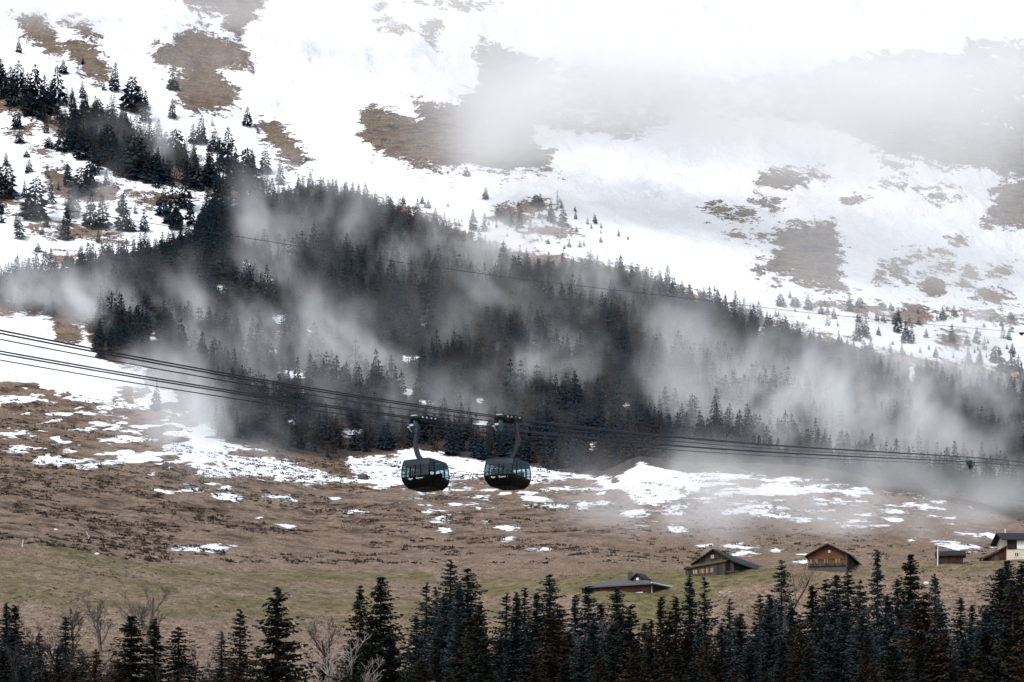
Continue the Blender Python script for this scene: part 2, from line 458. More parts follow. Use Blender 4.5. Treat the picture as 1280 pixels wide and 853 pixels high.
BSPOTS = [(850 + a / Z0, 280 + b / Z0, c / Z0, d / Z0) for a, b, c, d in
          [(740, 185, 22, 27), (828, 145, 32, 20), (805, 195, 38, 14), (940, 232, 46, 36), (1150, 260, 52, 26), (1070, 178, 26, 28), (1170, 172, 48, 18), (865, 335, 42, 46), (1000, 420, 46, 30), (1025, 60, 20, 13), (872, 117, 14, 14),
           (985, 160, 18, 18), (945, 165, 18, 14), (885, 185, 14, 10), (360, 205, 16, 12), (560, 290, 30, 10), (600, 300, 60, 9), (750, 312, 40, 10), (1070, 325, 130, 8), (1235, 350, 60, 8), (660, 320, 50, 7), (300, 45, 50, 10), (960, 105, 22, 8), (1040, 215, 20, 14), (1080, 268, 20, 10)]] + \
         [(470, 10, 10, 4), (495, 38, 14, 5), (540, 38, 10, 16), (478, 22, 6, 3), (570, 6, 30, 5), (640, 268, 25, 12), (660, 262, 24, 10), (690, 290, 24, 7), (47, 183, 5, 2.5), (57, 188, 6, 3), (20, 165, 12, 3), (30, 160, 6, 3),
          (165, 245, 12, 5), (205, 250, 30, 7), (40, 265, 22, 7), (8, 250, 14, 6), (57, 285, 16, 5), (95, 290, 30, 9), (130, 298, 22, 6), (80, 325, 22, 7), (60, 345, 40, 8), (160, 330, 30, 8), (1248, 395, 40, 4), (1145, 395, 50, 5)]
FOREST = [(-420, 300), (0, 345), (100, 330), (180, 312), (238, 292), (250, 262), (320, 250), (380, 233), (430, 243), (480, 260), (520, 273), (560, 288), (600, 304), (640, 324), (690, 332), (740, 336), (800, 346), (860, 374), (900, 388), (950, 402), (1000, 424), (1050, 434), (1100, 448), (1150, 462), (1200, 468), (1290, 484), (1700, 560),
          (1700, 700), (1290, 652), (1200, 630), (1100, 612), (1000, 596), (900, 592), (860, 592), (800, 580), (772, 597), (700, 590), (640, 580), (600, 577), (560, 569), (520, 561), (470, 566), (440, 570), (418, 574), (350, 562), (270, 545), (205, 488), (180, 460), (120, 446), (108, 400), (66, 396), (0, 382), (-420, 380)]
GREEN = [([(50, 668), (150, 700), (300, 711), (545, 715), (540, 728), (400, 730), (300, 724), (150, 714), (60, 695)], .80),
         ([(540, 728), (640, 722), (730, 724), (720, 744), (600, 746), (560, 740)], .75),
         ([(690, 730), (760, 714), (860, 714), (975, 713), (990, 726), (900, 738), (870, 770), (800, 792), (760, 762), (730, 748)], .95),
         ([(1080, 709), (1300, 694), (1300, 712), (1180, 716), (1080, 717)], .75),
         ([(350, 760), (410, 755), (420, 770), (360, 775)], .7),
         ([(-60, 690), (300, 720), (560, 750), (700, 760), (700, 800), (300, 780), (100, 760), (-60, 760)], .62),
         ([(860, 720), (1300, 712), (1300, 780), (860, 800)], .3)]

# mesh rows and columns
Yrow = np.concatenate([np.arange(-80, 200, 14), np.arange(200, 300, 1.2), np.arange(300, 480, .6), np.arange(480, 770, 1.0), np.arange(770, 1300, 2.2), np.arange(1300, 1760, 3.5), np.arange(1760, 2601, 30)])
PXc = np.concatenate([np.arange(-1380, -60, 24), np.arange(-60, 1340, 2.4), np.arange(1340, 2660, 24)])
NR, NC = len(Yrow), len(PXc)
Ym = np.repeat(Yrow[:, None], NC, 1)
Xm = (PXc[None, :] - CX) / F * np.maximum(Ym, 120)
Zm = gz(Xm, Ym)
px, py = project(Xm, Ym, Zm)
py = np.where(Ym < 150, 1400, py)
S = poly_sdf(px, py, UPPER)
for p_ in SNOW: S = np.maximum(S, poly_sdf(px, py, p_, 30))
r_ = np.random.default_rng(21)
for k in range(64):
    a_ = r_.uniform(850, 1130); b_ = 588 + (r_.random() ** 1.3) * 62 + max(0, a_ - 1000) * .12
    SPOTS.append((a_, b_, r_.uniform(9, 30), r_.uniform(1.5, 2.8)))
for k in range(26):
    SPOTS.append((r_.uniform(440, 850), r_.uniform(606, 640), r_.uniform(5, 15), r_.uniform(1.3, 2.2)))
for k in range(22):
    SPOTS.append((r_.uniform(0, 300), r_.uniform(515, 585), r_.uniform(6, 18), r_.uniform(1.4, 2.4)))
for (a, b, c, d) in SPOTS:
    if c <= 0: continue
    sel = (np.abs(px - a) < c + 40) & (np.abs(py - b) < d + 30)
    x_, y_ = px[sel], py[sel]
    ty = (x_ - a) * (.09 * math.sin(a * 1.7))
    r = np.sqrt(((x_ - a) / c) ** 2 + ((y_ - b + ty) / d) ** 2)
    S[sel] = np.maximum(S[sel], np.clip((1 - r) * d * 1.5, -30, 30))
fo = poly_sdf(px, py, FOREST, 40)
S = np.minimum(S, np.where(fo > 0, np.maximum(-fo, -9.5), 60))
CLEAR = [(390, 412, 6, 3), (387, 430, 7, 4), (340, 440, 8, 4), (332, 350, 8, 3), (367, 467, 20, 5), (383, 490, 9, 4), (308, 443, 4, 10), (273, 360, 7, 4), (191, 422, 6, 4), (361, 528, 8, 3), (441, 541, 12, 3), (392, 533, 6, 3), (310, 332, 5, 4), (345, 420, 6, 3),
         (534, 387, 5, 2), (529, 406, 6, 3), (510, 448, 10, 4), (510, 491, 10, 5), (532, 504, 11, 3), (602, 530, 10, 4), (741, 558, 12, 4), (476, 468, 5, 4), (598, 501, 4, 2), (782, 506, 4, 3), (1140, 466, 4, 9), (952, 416, 5, 9), (350, 398, 6, 3)]
for (a, b, c, d) in CLEAR:
    sel = (np.abs(px - a) < c + 20) & (np.abs(py - b) < d + 15) & (Ym > 700)
    r = np.sqrt(((px[sel] - a) / c) ** 2 + ((py[sel] - b) / d) ** 2)
    S[sel] = np.maximum(S[sel], np.clip((1.0 - r) * max(3.0, d) * 1.8, -30, 5))
rockm = np.zeros_like(S)
for p_ in BARE:
    d_ = poly_sdf(px, py, p_, 40)
    cap = 40.0  # lower cap mixes snow into the cloudy crags, painting in the fog's paleness
    if p_ is BARE[8]: cap = 40 - 38 * np.clip((px - 600) / 90, 0, 1) * np.clip((185 - py) / 30, .55, 1)
    if p_ is BARE[9]: cap = 40 - 39 * np.clip((1120 - px) / 120, .80, 1) * np.clip((235 - py) / 60, .75, 1)
    S = np.minimum(S, -np.minimum(d_, cap))
    rockm = np.maximum(rockm, .62 * np.clip(d_ / 8 + .9, 0, 1))
for (a, b, c, d) in BSPOTS:
    sel = (np.abs(px - a) < c + 40) & (np.abs(py - b) < d + 40)
    r = np.sqrt(((px[sel] - a) / c) ** 2 + ((py[sel] - b) / d) ** 2)
    S[sel] = np.minimum(S[sel], np.clip((r - 1) * min(c, d) * 1.2, -40, 40))
for p_ in (BARE[8], BARE[9], BARE[18], BARE[19]): rockm = np.maximum(rockm, np.clip(poly_sdf(px, py, p_, 40) / 14 + .5, 0, 1))
st = fbm(px, py * 6.5, 55, 4, 91) + .6 * fbm(px, py * 4, 14, 3, 93)
lowz = np.clip((py - 448) / 40, 0, 1) * (Ym < 800)
kk = np.interp(px, [0, 260, 300, 480, 560, 2000], [46, 42, 24, 17, 9, 9])
S = S + lowz * np.minimum(st - .04, .12) * kk
S = np.where(Ym < 430, np.minimum(S, -30), S)
green = np.zeros_like(S)
for p_, a in GREEN: green = np.maximum(green, a * np.clip(poly_sdf(px, py, p_, 20) / 12 + .6, 0, 1))
green *= (Ym < 520)
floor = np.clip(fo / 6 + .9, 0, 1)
heathm = np.clip((700 - py) / 40, 0, 1) * (Ym < 900) * np.clip((1000 - px) / 300, .25, 1)

idx = np.arange(NR * NC).reshape(NR, NC)
quads = np.stack([idx[:-1, :-1], idx[:-1, 1:], idx[1:, 1:], idx[1:, :-1]], -1).reshape(-1, 4)


def ground_material():
    m, t, b = mat('hillside_ground')
    at = nd(t, 'ShaderNodeAttribute'); at.attribute_name = 'masks'
    sep = nd(t, 'ShaderNodeSeparateColor'); t.links.new(at.outputs['Color'], sep.inputs[0])
    snow, grn, rock, flo = sep.outputs[0], sep.outputs[1], sep.outputs[2], at.outputs['Alpha']
    g = nd(t, 'ShaderNodeNewGeometry').outputs['Position']
    at2 = nd(t, 'ShaderNodeAttribute'); at2.attribute_name = 'heath'
    hz = at2.outputs['Fac']
    nA = noise(t, g, .13, 5, .62); nB = noise(t, g, .62, 4, .6); nC = noise(t, g, 2.4, 3, .6); nD = noise(t, g, .03, 4, .55)
    # snow edge
    sy = nd(t, 'ShaderNodeSeparateXYZ'); t.links.new(g, sy.inputs[0])
    k = mrange(t, sy.outputs['Y'], 740, 1000, 1.1, 2.3)
    nE = noise(t, g, .055, 6, .66, .6)
    e = math_(t, 'ADD', math_(t, 'MULTIPLY', math_(t, 'SUBTRACT', nA, .5), .34), math_(t, 'MULTIPLY', math_(t, 'SUBTRACT', nB, .5), .22))
    e = math_(t, 'ADD', e, math_(t, 'MULTIPLY', math_(t, 'SUBTRACT', nE, .5), mrange(t, sy.outputs['Y'], 740, 1000, 0, .28)))
    e = math_(t, 'MULTIPLY', e, k)
    s = math_(t, 'ADD', snow, e)
    sf = mrange(t, s, .485, .515)
    # dry grass
    c = mixc(t, mrange(t, nB, .36, .64), (.098, .066, .048), (.325, .230, .168))
    c = mixc(t, mrange(t, nD, .42, .62, 0, .45), c, (.185, .115, .068))
    c = mixc(t, mrange(t, nC, .48, .66, 0, .65), c, (.40, .305, .225))
    c = mixc(t, mrange(t, nC, .46, .34, 0, .7), c, (.040, .030, .026))
    c = mixc(t, math_(t, 'MULTIPLY', mrange(t, nA, .46, .60), mrange(t, hz, 0., 1., .15, .55)), c, (.085, .056, .040))
    # olive and green meadow
    gm = mrange(t, math_(t, 'ADD', grn, math_(t, 'MULTIPLY', math_(t, 'SUBTRACT', nA, .5), 2.2)), .25, 1.0)
    gc = mixc(t, mrange(t, nB, .36, .64), (.074, .066, .027), (.205, .176, .080))
    c = mixc(t, gm, c, gc)
    # dark heather
    hm = math_(t, 'MULTIPLY', mrange(t, math_(t, 'ADD', math_(t, 'MULTIPLY', nA, .6), math_(t, 'MULTIPLY', nB, .5)), .56, .66), mrange(t, hz, 0., 1., .25, .95))
    c = mixc(t, hm, c, (.052, .035, .027))
    # rock
    rc = mixc(t, mrange(t, nB, .38, .62), (.070, .062, .058), (.235, .200, .165))
    rc = mixc(t, mrange(t, nA, .48, .62), rc, (.190, .135, .080))
    rc = mixc(t, mrange(t, nA, .44, .34), rc, (.055, .050, .048))
    ms = nd(t, 'ShaderNodeMapping'); ms.inputs['Scale'].default_value = (.06, .05, .42); ms.inputs['Rotation'].default_value = (0, .35, 0)
    t.links.new(g, ms.inputs[0])
    nS = noise(t, ms.outputs[0], 1.0, 5, .65, .8)
    rc = mixc(t, mrange(t, nS, .50, .40, 0, .85), rc, (.050, .046, .044))
    rc = mixc(t, mrange(t, nS, .58, .66, 0, .6), rc, (.26, .20, .14))
    c = mixc(t, math_(t, 'MULTIPLY', rock, .9), c, rc)
    # forest floor
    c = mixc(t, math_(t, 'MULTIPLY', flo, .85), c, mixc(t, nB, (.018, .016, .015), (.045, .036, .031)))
    # snow
    sc_ = mixc(t, mrange(t, nD, .3, .7), (.78, .79, .81), (.88, .88, .89))
    c = mixc(t, sf, c, sc_)
    t.links.new(c, b.inputs['Base Color'])
    b.inputs['Roughness'].default_value = .9
    b.inputs['Specular IOR Level'].default_value = .12
    hb = math_(t, 'ADD', math_(t, 'MULTIPLY', nB, .8), math_(t, 'MULTIPLY', nC, .35))
    hb = math_(t, 'MULTIPLY', hb, mrange(t, sf, 0, 1, 1, .16))
    hb = math_(t, 'ADD', hb, math_(t, 'MULTIPLY', math_(t, 'MULTIPLY', nE, sf), 3.5))
    hb = math_(t, 'ADD', hb, math_(t, 'MULTIPLY', sf, .4))
    t.links.new(bump(t, hb, 1.0, 1.3), b.inputs['Normal'])
    return m


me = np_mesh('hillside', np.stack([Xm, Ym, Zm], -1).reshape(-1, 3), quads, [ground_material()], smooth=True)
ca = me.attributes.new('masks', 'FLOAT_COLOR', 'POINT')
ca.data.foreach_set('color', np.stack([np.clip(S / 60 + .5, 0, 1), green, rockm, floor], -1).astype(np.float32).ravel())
ha = me.attributes.new('heath', 'FLOAT', 'POINT')
ha.data.foreach_set('value', heathm.astype(np.float32).ravel())
hill = link(bpy.data.objects.new('hillside', me))
tag(hill, 'steep alpine hillside of brown grass and patchy snow', None, None, 'structure')

# ------------------------------------------------------------------ tree meshes
def conifer_near(h, w, seed, cones=True, sparse=1.0):
    """crown of drooping branches made of leaf-sized sprays; returns verts, tris, material index"""
    r = np.random.default_rng(seed)
    V, T, MI = [], [], []

    def tri(a, b, c, mi):
        n = len(V); V.extend((a, b, c)); T.append((n, n + 1, n + 2)); MI.append(mi)
    z = h * r.uniform(.06, .12)
    pe = r.uniform(.68, .98); a1 = r.uniform(0, 6.28); asym = r.uniform(.08, .30); ph = r.uniform(0, 6.28); dr = r.uniform(.8, 1.5)
    while z < h * .985:
        t = z / h
        L0 = w * (1 - t) ** pe * (0.62 + .38 * min(1, t / .18)) * (1 + .16 * math.sin(z * 1.9 + ph) + .10 * math.sin(z * 4.3 + ph * 2)) + .16
        nb = max(4, int((6 + 5 * (1 - t)) * sparse))
        a0 = r.uniform(0, 6.28)
        for k in range(nb):
            if r.random() < .10 + .22 * (math.sin(z * 1.15 + 2.2 * math.cos(6.283 * k / nb) + ph) > .70): continue
            a = a0 + 6.283 * k / nb + r.normal(0, .25)
            L = L0 * r.uniform(.42, 1.15) * (1 + asym * math.cos(a - a1))
            if r.random() < .10: L *= 1.35
            ca_, sa_ = math.cos(a), math.sin(a)
            drop = (.62 * (1 - t) + .02) * L * r.uniform(.45, 1.25) * dr
            rise = .16 * L
            zb = z + r.normal(0, .40)
            n = max(3, int(L / .30))
            cn = r.random() < .55 and t > .62 and cones
            for i in range(n):
                s = (i + r.uniform(.2, .9)) / n
                d = L * s
                zz = zb - drop * math.sin(min(1, s * 1.15) * 1.57) + rise * max(0, s - .6) * 2.0 + .25 * L * t * s
                x, y = ca_ * d, sa_ * d
                wd = (.26 + .34 * (1 - s)) * (.55 + .5 * (1 - t)) * r.uniform(.7, 1.3)
                ln = r.uniform(.26, .52) * (.6 + .5 * (1 - t))
                for sd in (-1, 1):
                    tx, ty = -sa_ * sd, ca_ * sd
                    hang = r.uniform(.08, .42) * (.5 + .7 * (1 - t))
                    tri((x - ca_ * .14, y - sa_ * .14, zz + .06), (x + ca_ * ln * .7, y + sa_ * ln * .7, zz + r.normal(0, .05)),
                        (x + tx * wd + ca_ * ln * r.uniform(.2, .8), y + ty * wd + sa_ * ln * .5, zz - hang), 0)
                if r.random() < .75:       # hanging spray
                    tri((x - ca_ * .16, y - sa_ * .16, zz), (x + ca_ * .20, y + sa_ * .20, zz), (x + r.normal(0, .1), y + r.normal(0, .1), zz - r.uniform(.25, .6) * (.4 + .8 * (1 - t))), 0)
                if cn and r.random() < .35:
                    q = r.uniform(.05, .09)
                    tri((x - q, y, zz - .05), (x + q, y, zz - .05), (x, y + q * .4, zz - .05 - r.uniform(.16, .3)), 1)
        z += r.uniform(.26, .46) * (.75 + .5 * (1 - t))
    # leader
    for k in range(8):
        a = r.uniform(0, 6.28); q = .12
        zz = h - r.uniform(.0, .8)
        tri((0, 0, zz + .25), (math.cos(a) * .28, math.sin(a) * .28, zz - .02), (math.cos(a + .9) * .1, math.sin(a + .9) * .1, zz - .14), 0)
    return np.array(V), np.array(T), np.array(MI)


def trunk_mesh(h, r0, name, m, seed):
    rr = random.Random(seed)
    b = MB()
    b.tube([(0, 0, -1.2), (0, 0, 0), (rr.uniform(-.05, .05), rr.uniform(-.05, .05), h * .4), (0, 0, h * .75), (0, 0, h * .99)], [r0 * 1.2, r0, r0 * .72, r0 * .34, .02], 7)
    me = bpy.data.meshes.new(name)
    me.from_pydata(b.v, [], b.f); me.materials.append(m)
    return me


def conifer_far(seed, w=.20, broad=False, larch=False):
    """small tree of unit height: whorls of drooping sprays and a stem"""
    r = np.random.default_rng(seed)
    V, T, MI = [], [], []

    def tri(a, b, c, mi=0):
        n = len(V); V.extend((a, b, c)); T.append((n, n + 1, n + 2)); MI.append(mi)
    nw = 15 if not larch else 13
    for i in range(nw):
        t = .08 + .9 * i / nw + r.normal(0, .012)
        prof = (1 - t) ** (.55 if broad else .85) * (.7 + .3 * min(1, t / .2))
        nb = 6 if t < .6 else 5
        a0 = r.uniform(0, 6.28)
        for k in range(nb):
            a = a0 + 6.283 * k / nb + r.normal(0, .2)
            L = (w * prof + .012) * r.uniform(.6, 1.2)
            c, s = math.cos(a), math.sin(a)
            dz = -L * r.uniform(.2, .6) * (1 - t) + (.25 * L if larch else 0)
            wd = L * r.uniform(.24, .42) * (.45 if larch else 1)
            z = t + r.normal(0, .01)
            tip = (c * L, s * L, z + dz)
            mid = (c * L * .45, s * L * .45, z + .02)
            tri(mid, tip, (c * L * .55 - s * wd, s * L * .55 + c * wd, z + dz * .8 - .02))
            tri(mid, tip, (c * L * .55 + s * wd, s * L * .55 - c * wd, z + dz * .8 - .02))
            tri((0, 0, z + .035), (c * L * .75 - s * wd * .5, s * L * .75 + c * wd * .5, z + dz * .9), (c * L * .75 + s * wd * .5, s * L * .75 - c * wd * .5, z + dz * .9 - .01))
    tri((-.012, 0, 1 - .1), (.012, 0, 1 - .1), (0, 0, 1.0)); tri((0, -.012, 1 - .1), (0, .012, 1 - .1), (0, 0, 1.0))
    for k in range(4):
        a, a2 = 1.571 * k, 1.571 * (k + 1)
        r0, r1 = .013, .004
        p = [(math.cos(a) * r0, math.sin(a) * r0, -.08), (math.cos(a2) * r0, math.sin(a2) * r0, -.08), (math.cos(a2) * r1, math.sin(a2) * r1, .9), (math.cos(a) * r1, math.sin(a) * r1, .9)]
        tri(p[0], p[1], p[2], 1); tri(p[0], p[2], p[3], 1)
    return np.array(V), np.array(T), np.array(MI)


FARV = [conifer_far(100 + i, (.17, .20, .23, .26)[i % 4]) for i in range(8)]
FARB = [conifer_far(140 + i, .36, True) for i in range(3)]
FARL = [conifer_far(160 + i, .20, False, True) for i in range(4)]


def bare_tree(h, seed, spread=.55, levels=5, r0=.16):
    rr = random.Random(seed)
    b = MB()

    def grow(p, d, L, r, lev):
        pts, rad = [p.copy()], [r]
        n = 4
        for i in range(n):
            d = (d + Vector((rr.gauss(0, .13), rr.gauss(0, .13), rr.gauss(.06, .08)))).normalized()
            p = p + d * (L / n)
            pts.append(p.copy()); rad.append(max(.012, r * (1 - .62 * (i + 1) / n)))
        b.tube(pts, rad, 4 if lev > 1 else 6, 0 if lev < 2 else 1, cap=False)
        if lev >= levels: return
        nch = rr.randint(3, 5) if lev else rr.randint(7, 9)
        for k in range(nch):
            s = rr.uniform(.30, 1.0) if lev else rr.uniform(.28, 1.0)
            q = pts[min(n, int(s * n))]
            a = rr.uniform(0, 6.283)
            side = Vector((math.cos(a), math.sin(a), rr.uniform(.1, .9))).normalized()
            nd_ = (d * (1 - spread) + side * spread).normalized()
            grow(q, nd_, L * rr.uniform(.38, .62), max(.014, rad[min(n, int(s * n))] * .62), lev + 1)
    grow(Vector((0, 0, -.6)), Vector((0, 0, 1)), h * .62, r0, 0)
    return b


# ------------------------------------------------------------------ foreground trees
NV = 12
near_var = []
for i in range(NV):
    h, w = 18.0, (2.5, 2.9, 3.3, 2.7, 3.0, 2.3, 3.6, 2.6, 3.1, 2.8, 3.4, 2.4)[i]
    v, f, mi = conifer_near(h, w, 500 + i, True, (1.0, .95, 1.1, .75, 1.0, .85, 1.0, .62, .9, .7, 1.0, .9)[i])
    crowns = {}
    for key, mm in (('dark', M_needle), ('blue', M_needle_blue), ('brown', M_needle_brown)):
        crowns[key] = np_mesh('crown', v, f, [mm, M_cone], mi)
    near_var.append((crowns, trunk_mesh(h, .20, 'trunk', M_bark, i)))
BIG = conifer_near(18.0, 4.2, 611, True, 1.3)
near_var.append(({'dark': np_mesh('crown', BIG[0], BIG[1], [M_needle, M_cone], BIG[2]), 'blue': None, 'brown': None}, trunk_mesh(18, .3, 'trunk', M_bark, 77)))

# column, top row, distance, look, variant, width factor
NT = [
    (8, 754, 285, 'blue', 0, 1.0), (19, 757, 262, 'dark', 1, 1.0), (49, 792, 255, 'blue', 3, .9), (82, 772, 258, 'blue', 4, 1.0), (3, 812, 236, 'dark', 2, 1.0), (72, 811, 240, 'brown', 5, .9), (36, 803, 245, 'blue', 7, 1.0), (103, 815, 248, 'dark', 8, 1.0), (120, 812, 238, 'brown', 3, .9),
    (164, 769, 226, 'dark', 2, 1.1), (193, 774, 232, 'dark', 0, 1.0), (223, 785, 236, 'dark', 4, 1.0), (148, 826, 222, 'brown', 6, 1.0),
    (277, 790, 262, 'blue', 5, .9), (300, 762, 232, 'dark', 3, 1.0), (346, 733, 224, 'dark', 9, 1.0), (403, 831, 230, 'dark', 5, .9), (291, 824, 220, 'brown', 8, 1.0),
    (450, 734, 238, 'dark', 6, .9), (476, 720, 242, 'dark', 2, 1.0), (463, 770, 228, 'dark', 1, 1.0),
    (533, 730, 292, 'blue', 7, 1.05), (545, 736, 300, 'blue', 0, 1.0), (563, 700, 290, 'blue', 3, 1.1), (585, 712, 286, 'blue', 4, 1.1), (546, 796, 226, 'dark', 6, .9), (599, 755, 240, 'dark', 2, .95), (590, 772, 244, 'brown', 1, 1.0), (574, 766, 270, 'blue', 8, 1.0),
    (633, 743, 290, 'blue', 7, 1.1), (646, 741, 282, 'blue', 0, 1.0), (656, 736, 296, 'blue', 5, 1.1), (671, 741, 284, 'blue', 1, 1.0), (687, 719, 286, 'blue', 4, 1.05), (690, 768, 238, 'brown', 8, 1.2), (719, 745, 284, 'blue', 5, 1.0), (735, 733, 280, 'blue', 1, 1.0), (751, 756, 282, 'blue', 7, 1.0), (771, 734, 286, 'blue', 2, 1.0), (788, 758, 244, 'dark', 4, 1.0), (776, 765, 252, 'brown', 0, 1.0), (749, 816, 226, 'brown', 3, 1.0), (794, 800, 222, 'brown', 6, .85), (814, 776, 250, 'brown', 1, 1.0), (826, 748, 276, 'dark', 5, .85), (837, 766, 252, 'dark', 8, 1.0), (708, 790, 262, 'blue', 3, 1.0), (660, 800, 250, 'blue', 2, 1.0),
    (845, 748, 258, 'brown', 5, 1.0), (862, 720, 284, 'blue', 2, .9), (881, 724, 288, 'blue', 7, 1.05), (912, 749, 280, 'blue', 3, 1.0), (925, 766, 268, 'blue', 1, 1.1), (950, 745, 276, 'blue', 8, 1.0), (884, 796, 228, 'brown', 4, 1.0), (919, 836, 214, 'brown', 2, .9), (858, 790, 236, 'brown', 0, 1.1), (902, 780, 256, 'blue', 6, 1.0),
    (977, 702, 280, 'blue', 1, 1.0), (1015, 733, 274, 'dark', 5, 1.1), (1032, 727, 284, 'blue', 7, 1.1), (1046, 719, 282, 'blue', 0, 1.0), (1060, 714, 286, 'blue', 3, 1.1), (1075, 727, 262, 'blue', 8, 1.0), (1097, 690, 278, 'blue', 4, .95), (1084, 794, 220, 'dark', 2, .9), (962, 742, 268, 'blue', 2, 1.0), (1000, 770, 250, 'brown', 4, 1.0), (1036, 782, 240, 'blue', 6, 1.0),
    (1122, 724, 284, 'blue', 1, .95), (1138, 692, 286, 'dark', 2, 1.0), (1169, 719, 270, 'blue', 6, .75), (1155, 746, 232, 'brown', 8, 1.15), (1201, 747, 282, 'blue', 3, .95), (1215, 757, 276, 'blue', 1, 1.0), (1109, 745, 252, 'blue', 5, 1.1), (1181, 792, 232, 'brown', 3, 1.0), (1076, 838, 210, 'brown', 0, .9), (1092, 832, 208, 'brown', 5, .9), (1128, 790, 246, 'blue', 7, 1.1),
    (1250, 712, 286, 'blue', 4, 1.1), (1259, 700, 290, 'blue', 2, 1.0), (1266, 728, 234, 'dark', 8, 1.05), (1277, 702, 280, 'blue', 0, 1.1), (1232, 790, 236, 'brown', 1, 1.1), (1279, 800, 216, 'brown', 6, 1.0), (1240, 752, 262, 'blue', 3, 1.1), (1206, 800, 246, 'blue', 4, 1.1),
]
FILL = [(-4, 838, 216, 'dark', 3), (28, 830, 222, 'blue', 0), (58, 838, 218, 'brown', 6), (94, 836, 226, 'dark', 4), (14, 790, 250, 'blue', 8),
        (440, 800, 222, 'dark', 4), (487, 790, 226, 'dark', 0), (520, 770, 268, 'blue', 1), (555, 745, 280, 'blue', 8), (574, 730, 276, 'blue', 2), (604, 800, 224, 'dark', 5), (575, 812, 230, 'dark', 7), (527, 822, 224, 'dark', 3),
        (626, 796, 240, 'blue', 1), (640, 820, 228, 'dark', 6), (668, 824, 224, 'brown', 2), (706, 826, 222, 'dark', 0), (728, 806, 232, 'blue', 4), (769, 812, 228, 'dark', 8), (742, 776, 256, 'blue', 6), (812, 806, 230, 'dark', 2), (833, 826, 220, 'brown', 7), (700, 758, 268, 'blue', 8), (765, 782, 250, 'dark', 3), (806, 780, 258, 'blue', 0),
        (848, 818, 222, 'dark', 1), (873, 780, 250, 'blue', 5), (866, 830, 214, 'dark', 3), (897, 816, 222, 'dark', 8), (938, 806, 232, 'blue', 2), (944, 780, 256, 'blue', 0), (956, 826, 220, 'dark', 6),
        (978, 800, 234, 'dark', 0), (990, 756, 262, 'blue', 2), (1012, 806, 228, 'dark', 3), (1026, 762, 260, 'blue', 4), (1050, 806, 226, 'dark', 8), (1056, 764, 254, 'blue', 1), (1078, 766, 250, 'blue', 6), (990, 832, 216, 'brown', 5), (1034, 834, 214, 'dark', 7),
        (1116, 806, 224, 'dark', 2), (1140, 752, 262, 'blue', 0), (1150, 812, 222, 'dark', 1), (1176, 760, 250, 'blue', 4), (1192, 826, 218, 'dark', 8), (1215, 836, 214, 'brown', 3), (1222, 786, 246, 'blue', 0),
        (1246, 822, 218, 'dark', 2), (1262, 776, 236, 'dark', 4), (1232, 762, 258, 'blue', 6)]
NT += [(a, b, c, d, e, 1.0) for a, b, c, d, e in FILL]
ZONES = [(-50, 135, 'in the dim copse at the left edge'), (135, 250, 'by the leafless trees under the tan meadow'), (250, 425, 'round the broadest dark spruce under the meadow'), (425, 515, 'beside the pale branching bare tree'), (515, 615, 'below the two gondolas'),
         (615, 842, 'before the long low farmhouse'), (842, 968, 'below the large gabled barn'), (968, 1105, 'below the small log chalet'), (1105, 1228, 'below the white pole and hut'), (1228, 1330, 'below the plastered house')]
LOOK = {'dark': 'black-green', 'blue': 'blue-grey', 'brown': 'brownish'}
ORD = ['leftmost', 'second from left', 'third from left', 'fourth from left', 'fifth from left', 'sixth from left', 'seventh from left', 'eighth from left', 'ninth from left', 'tenth from left', 'eleventh from left', 'twelfth from left', 'thirteenth from left', 'fourteenth from left', 'fifteenth from left', 'sixteenth from left', 'seventeenth from left', 'eighteenth from left']
byzone = {}
for i, n in enumerate(NT):
    zi = next(k for k, q in enumerate(ZONES) if q[0] <= n[0] < q[1])
    byzone.setdefault((zi, n[3]), []).append(i)
labels = {}
for (zi, look), ids in byzone.items():
    ids.sort(key=lambda i: NT[i][0])
    for k, i in enumerate(ids):
        if len(ids) == 1: labels[i] = f'the only {LOOK[look]} spruce {ZONES[zi][2]}'
        else:
            labels[i] = f'{LOOK[look]} spruce {ZONES[zi][2]}, {ORD[k] if k < len(ids) - 1 else "rightmost"} of these'
labels[15] = 'tallest and broadest black-green spruce standing alone under the tan meadow'
labels[23] = 'tallest blue-grey spruce of the group below the two gondolas'
for i, (tx, ty, Y, look, var, wf_) in enumerate(NT):
    X = (tx - CX) / F * Y
    g0 = float(gz(X, Y))
    top = (HZ - ty) / F * Y
    h = top - g0
    s = h / 18.0
    sw = wf_ * (.55 * s + .45) * (random.uniform(1.35, 1.9) if var != 9 else 1.65)
    o = empty('spruce_tree', (X, Y, g0), random.uniform(0, 6.28))
    tag(o, labels[i], 'tree', 'spruces along the foreground')
    if var == 9: var = NV
    elif i % 3 == 1 and look != 'dark': var = (var + 9 + i) % NV
    crowns, tm = near_var[var]
    for nm, me_ in (('trunk', tm), ('crown', crowns[look])):
        c = bpy.data.objects.new(nm, me_); link(c, o); c.scale = (sw, sw, s)

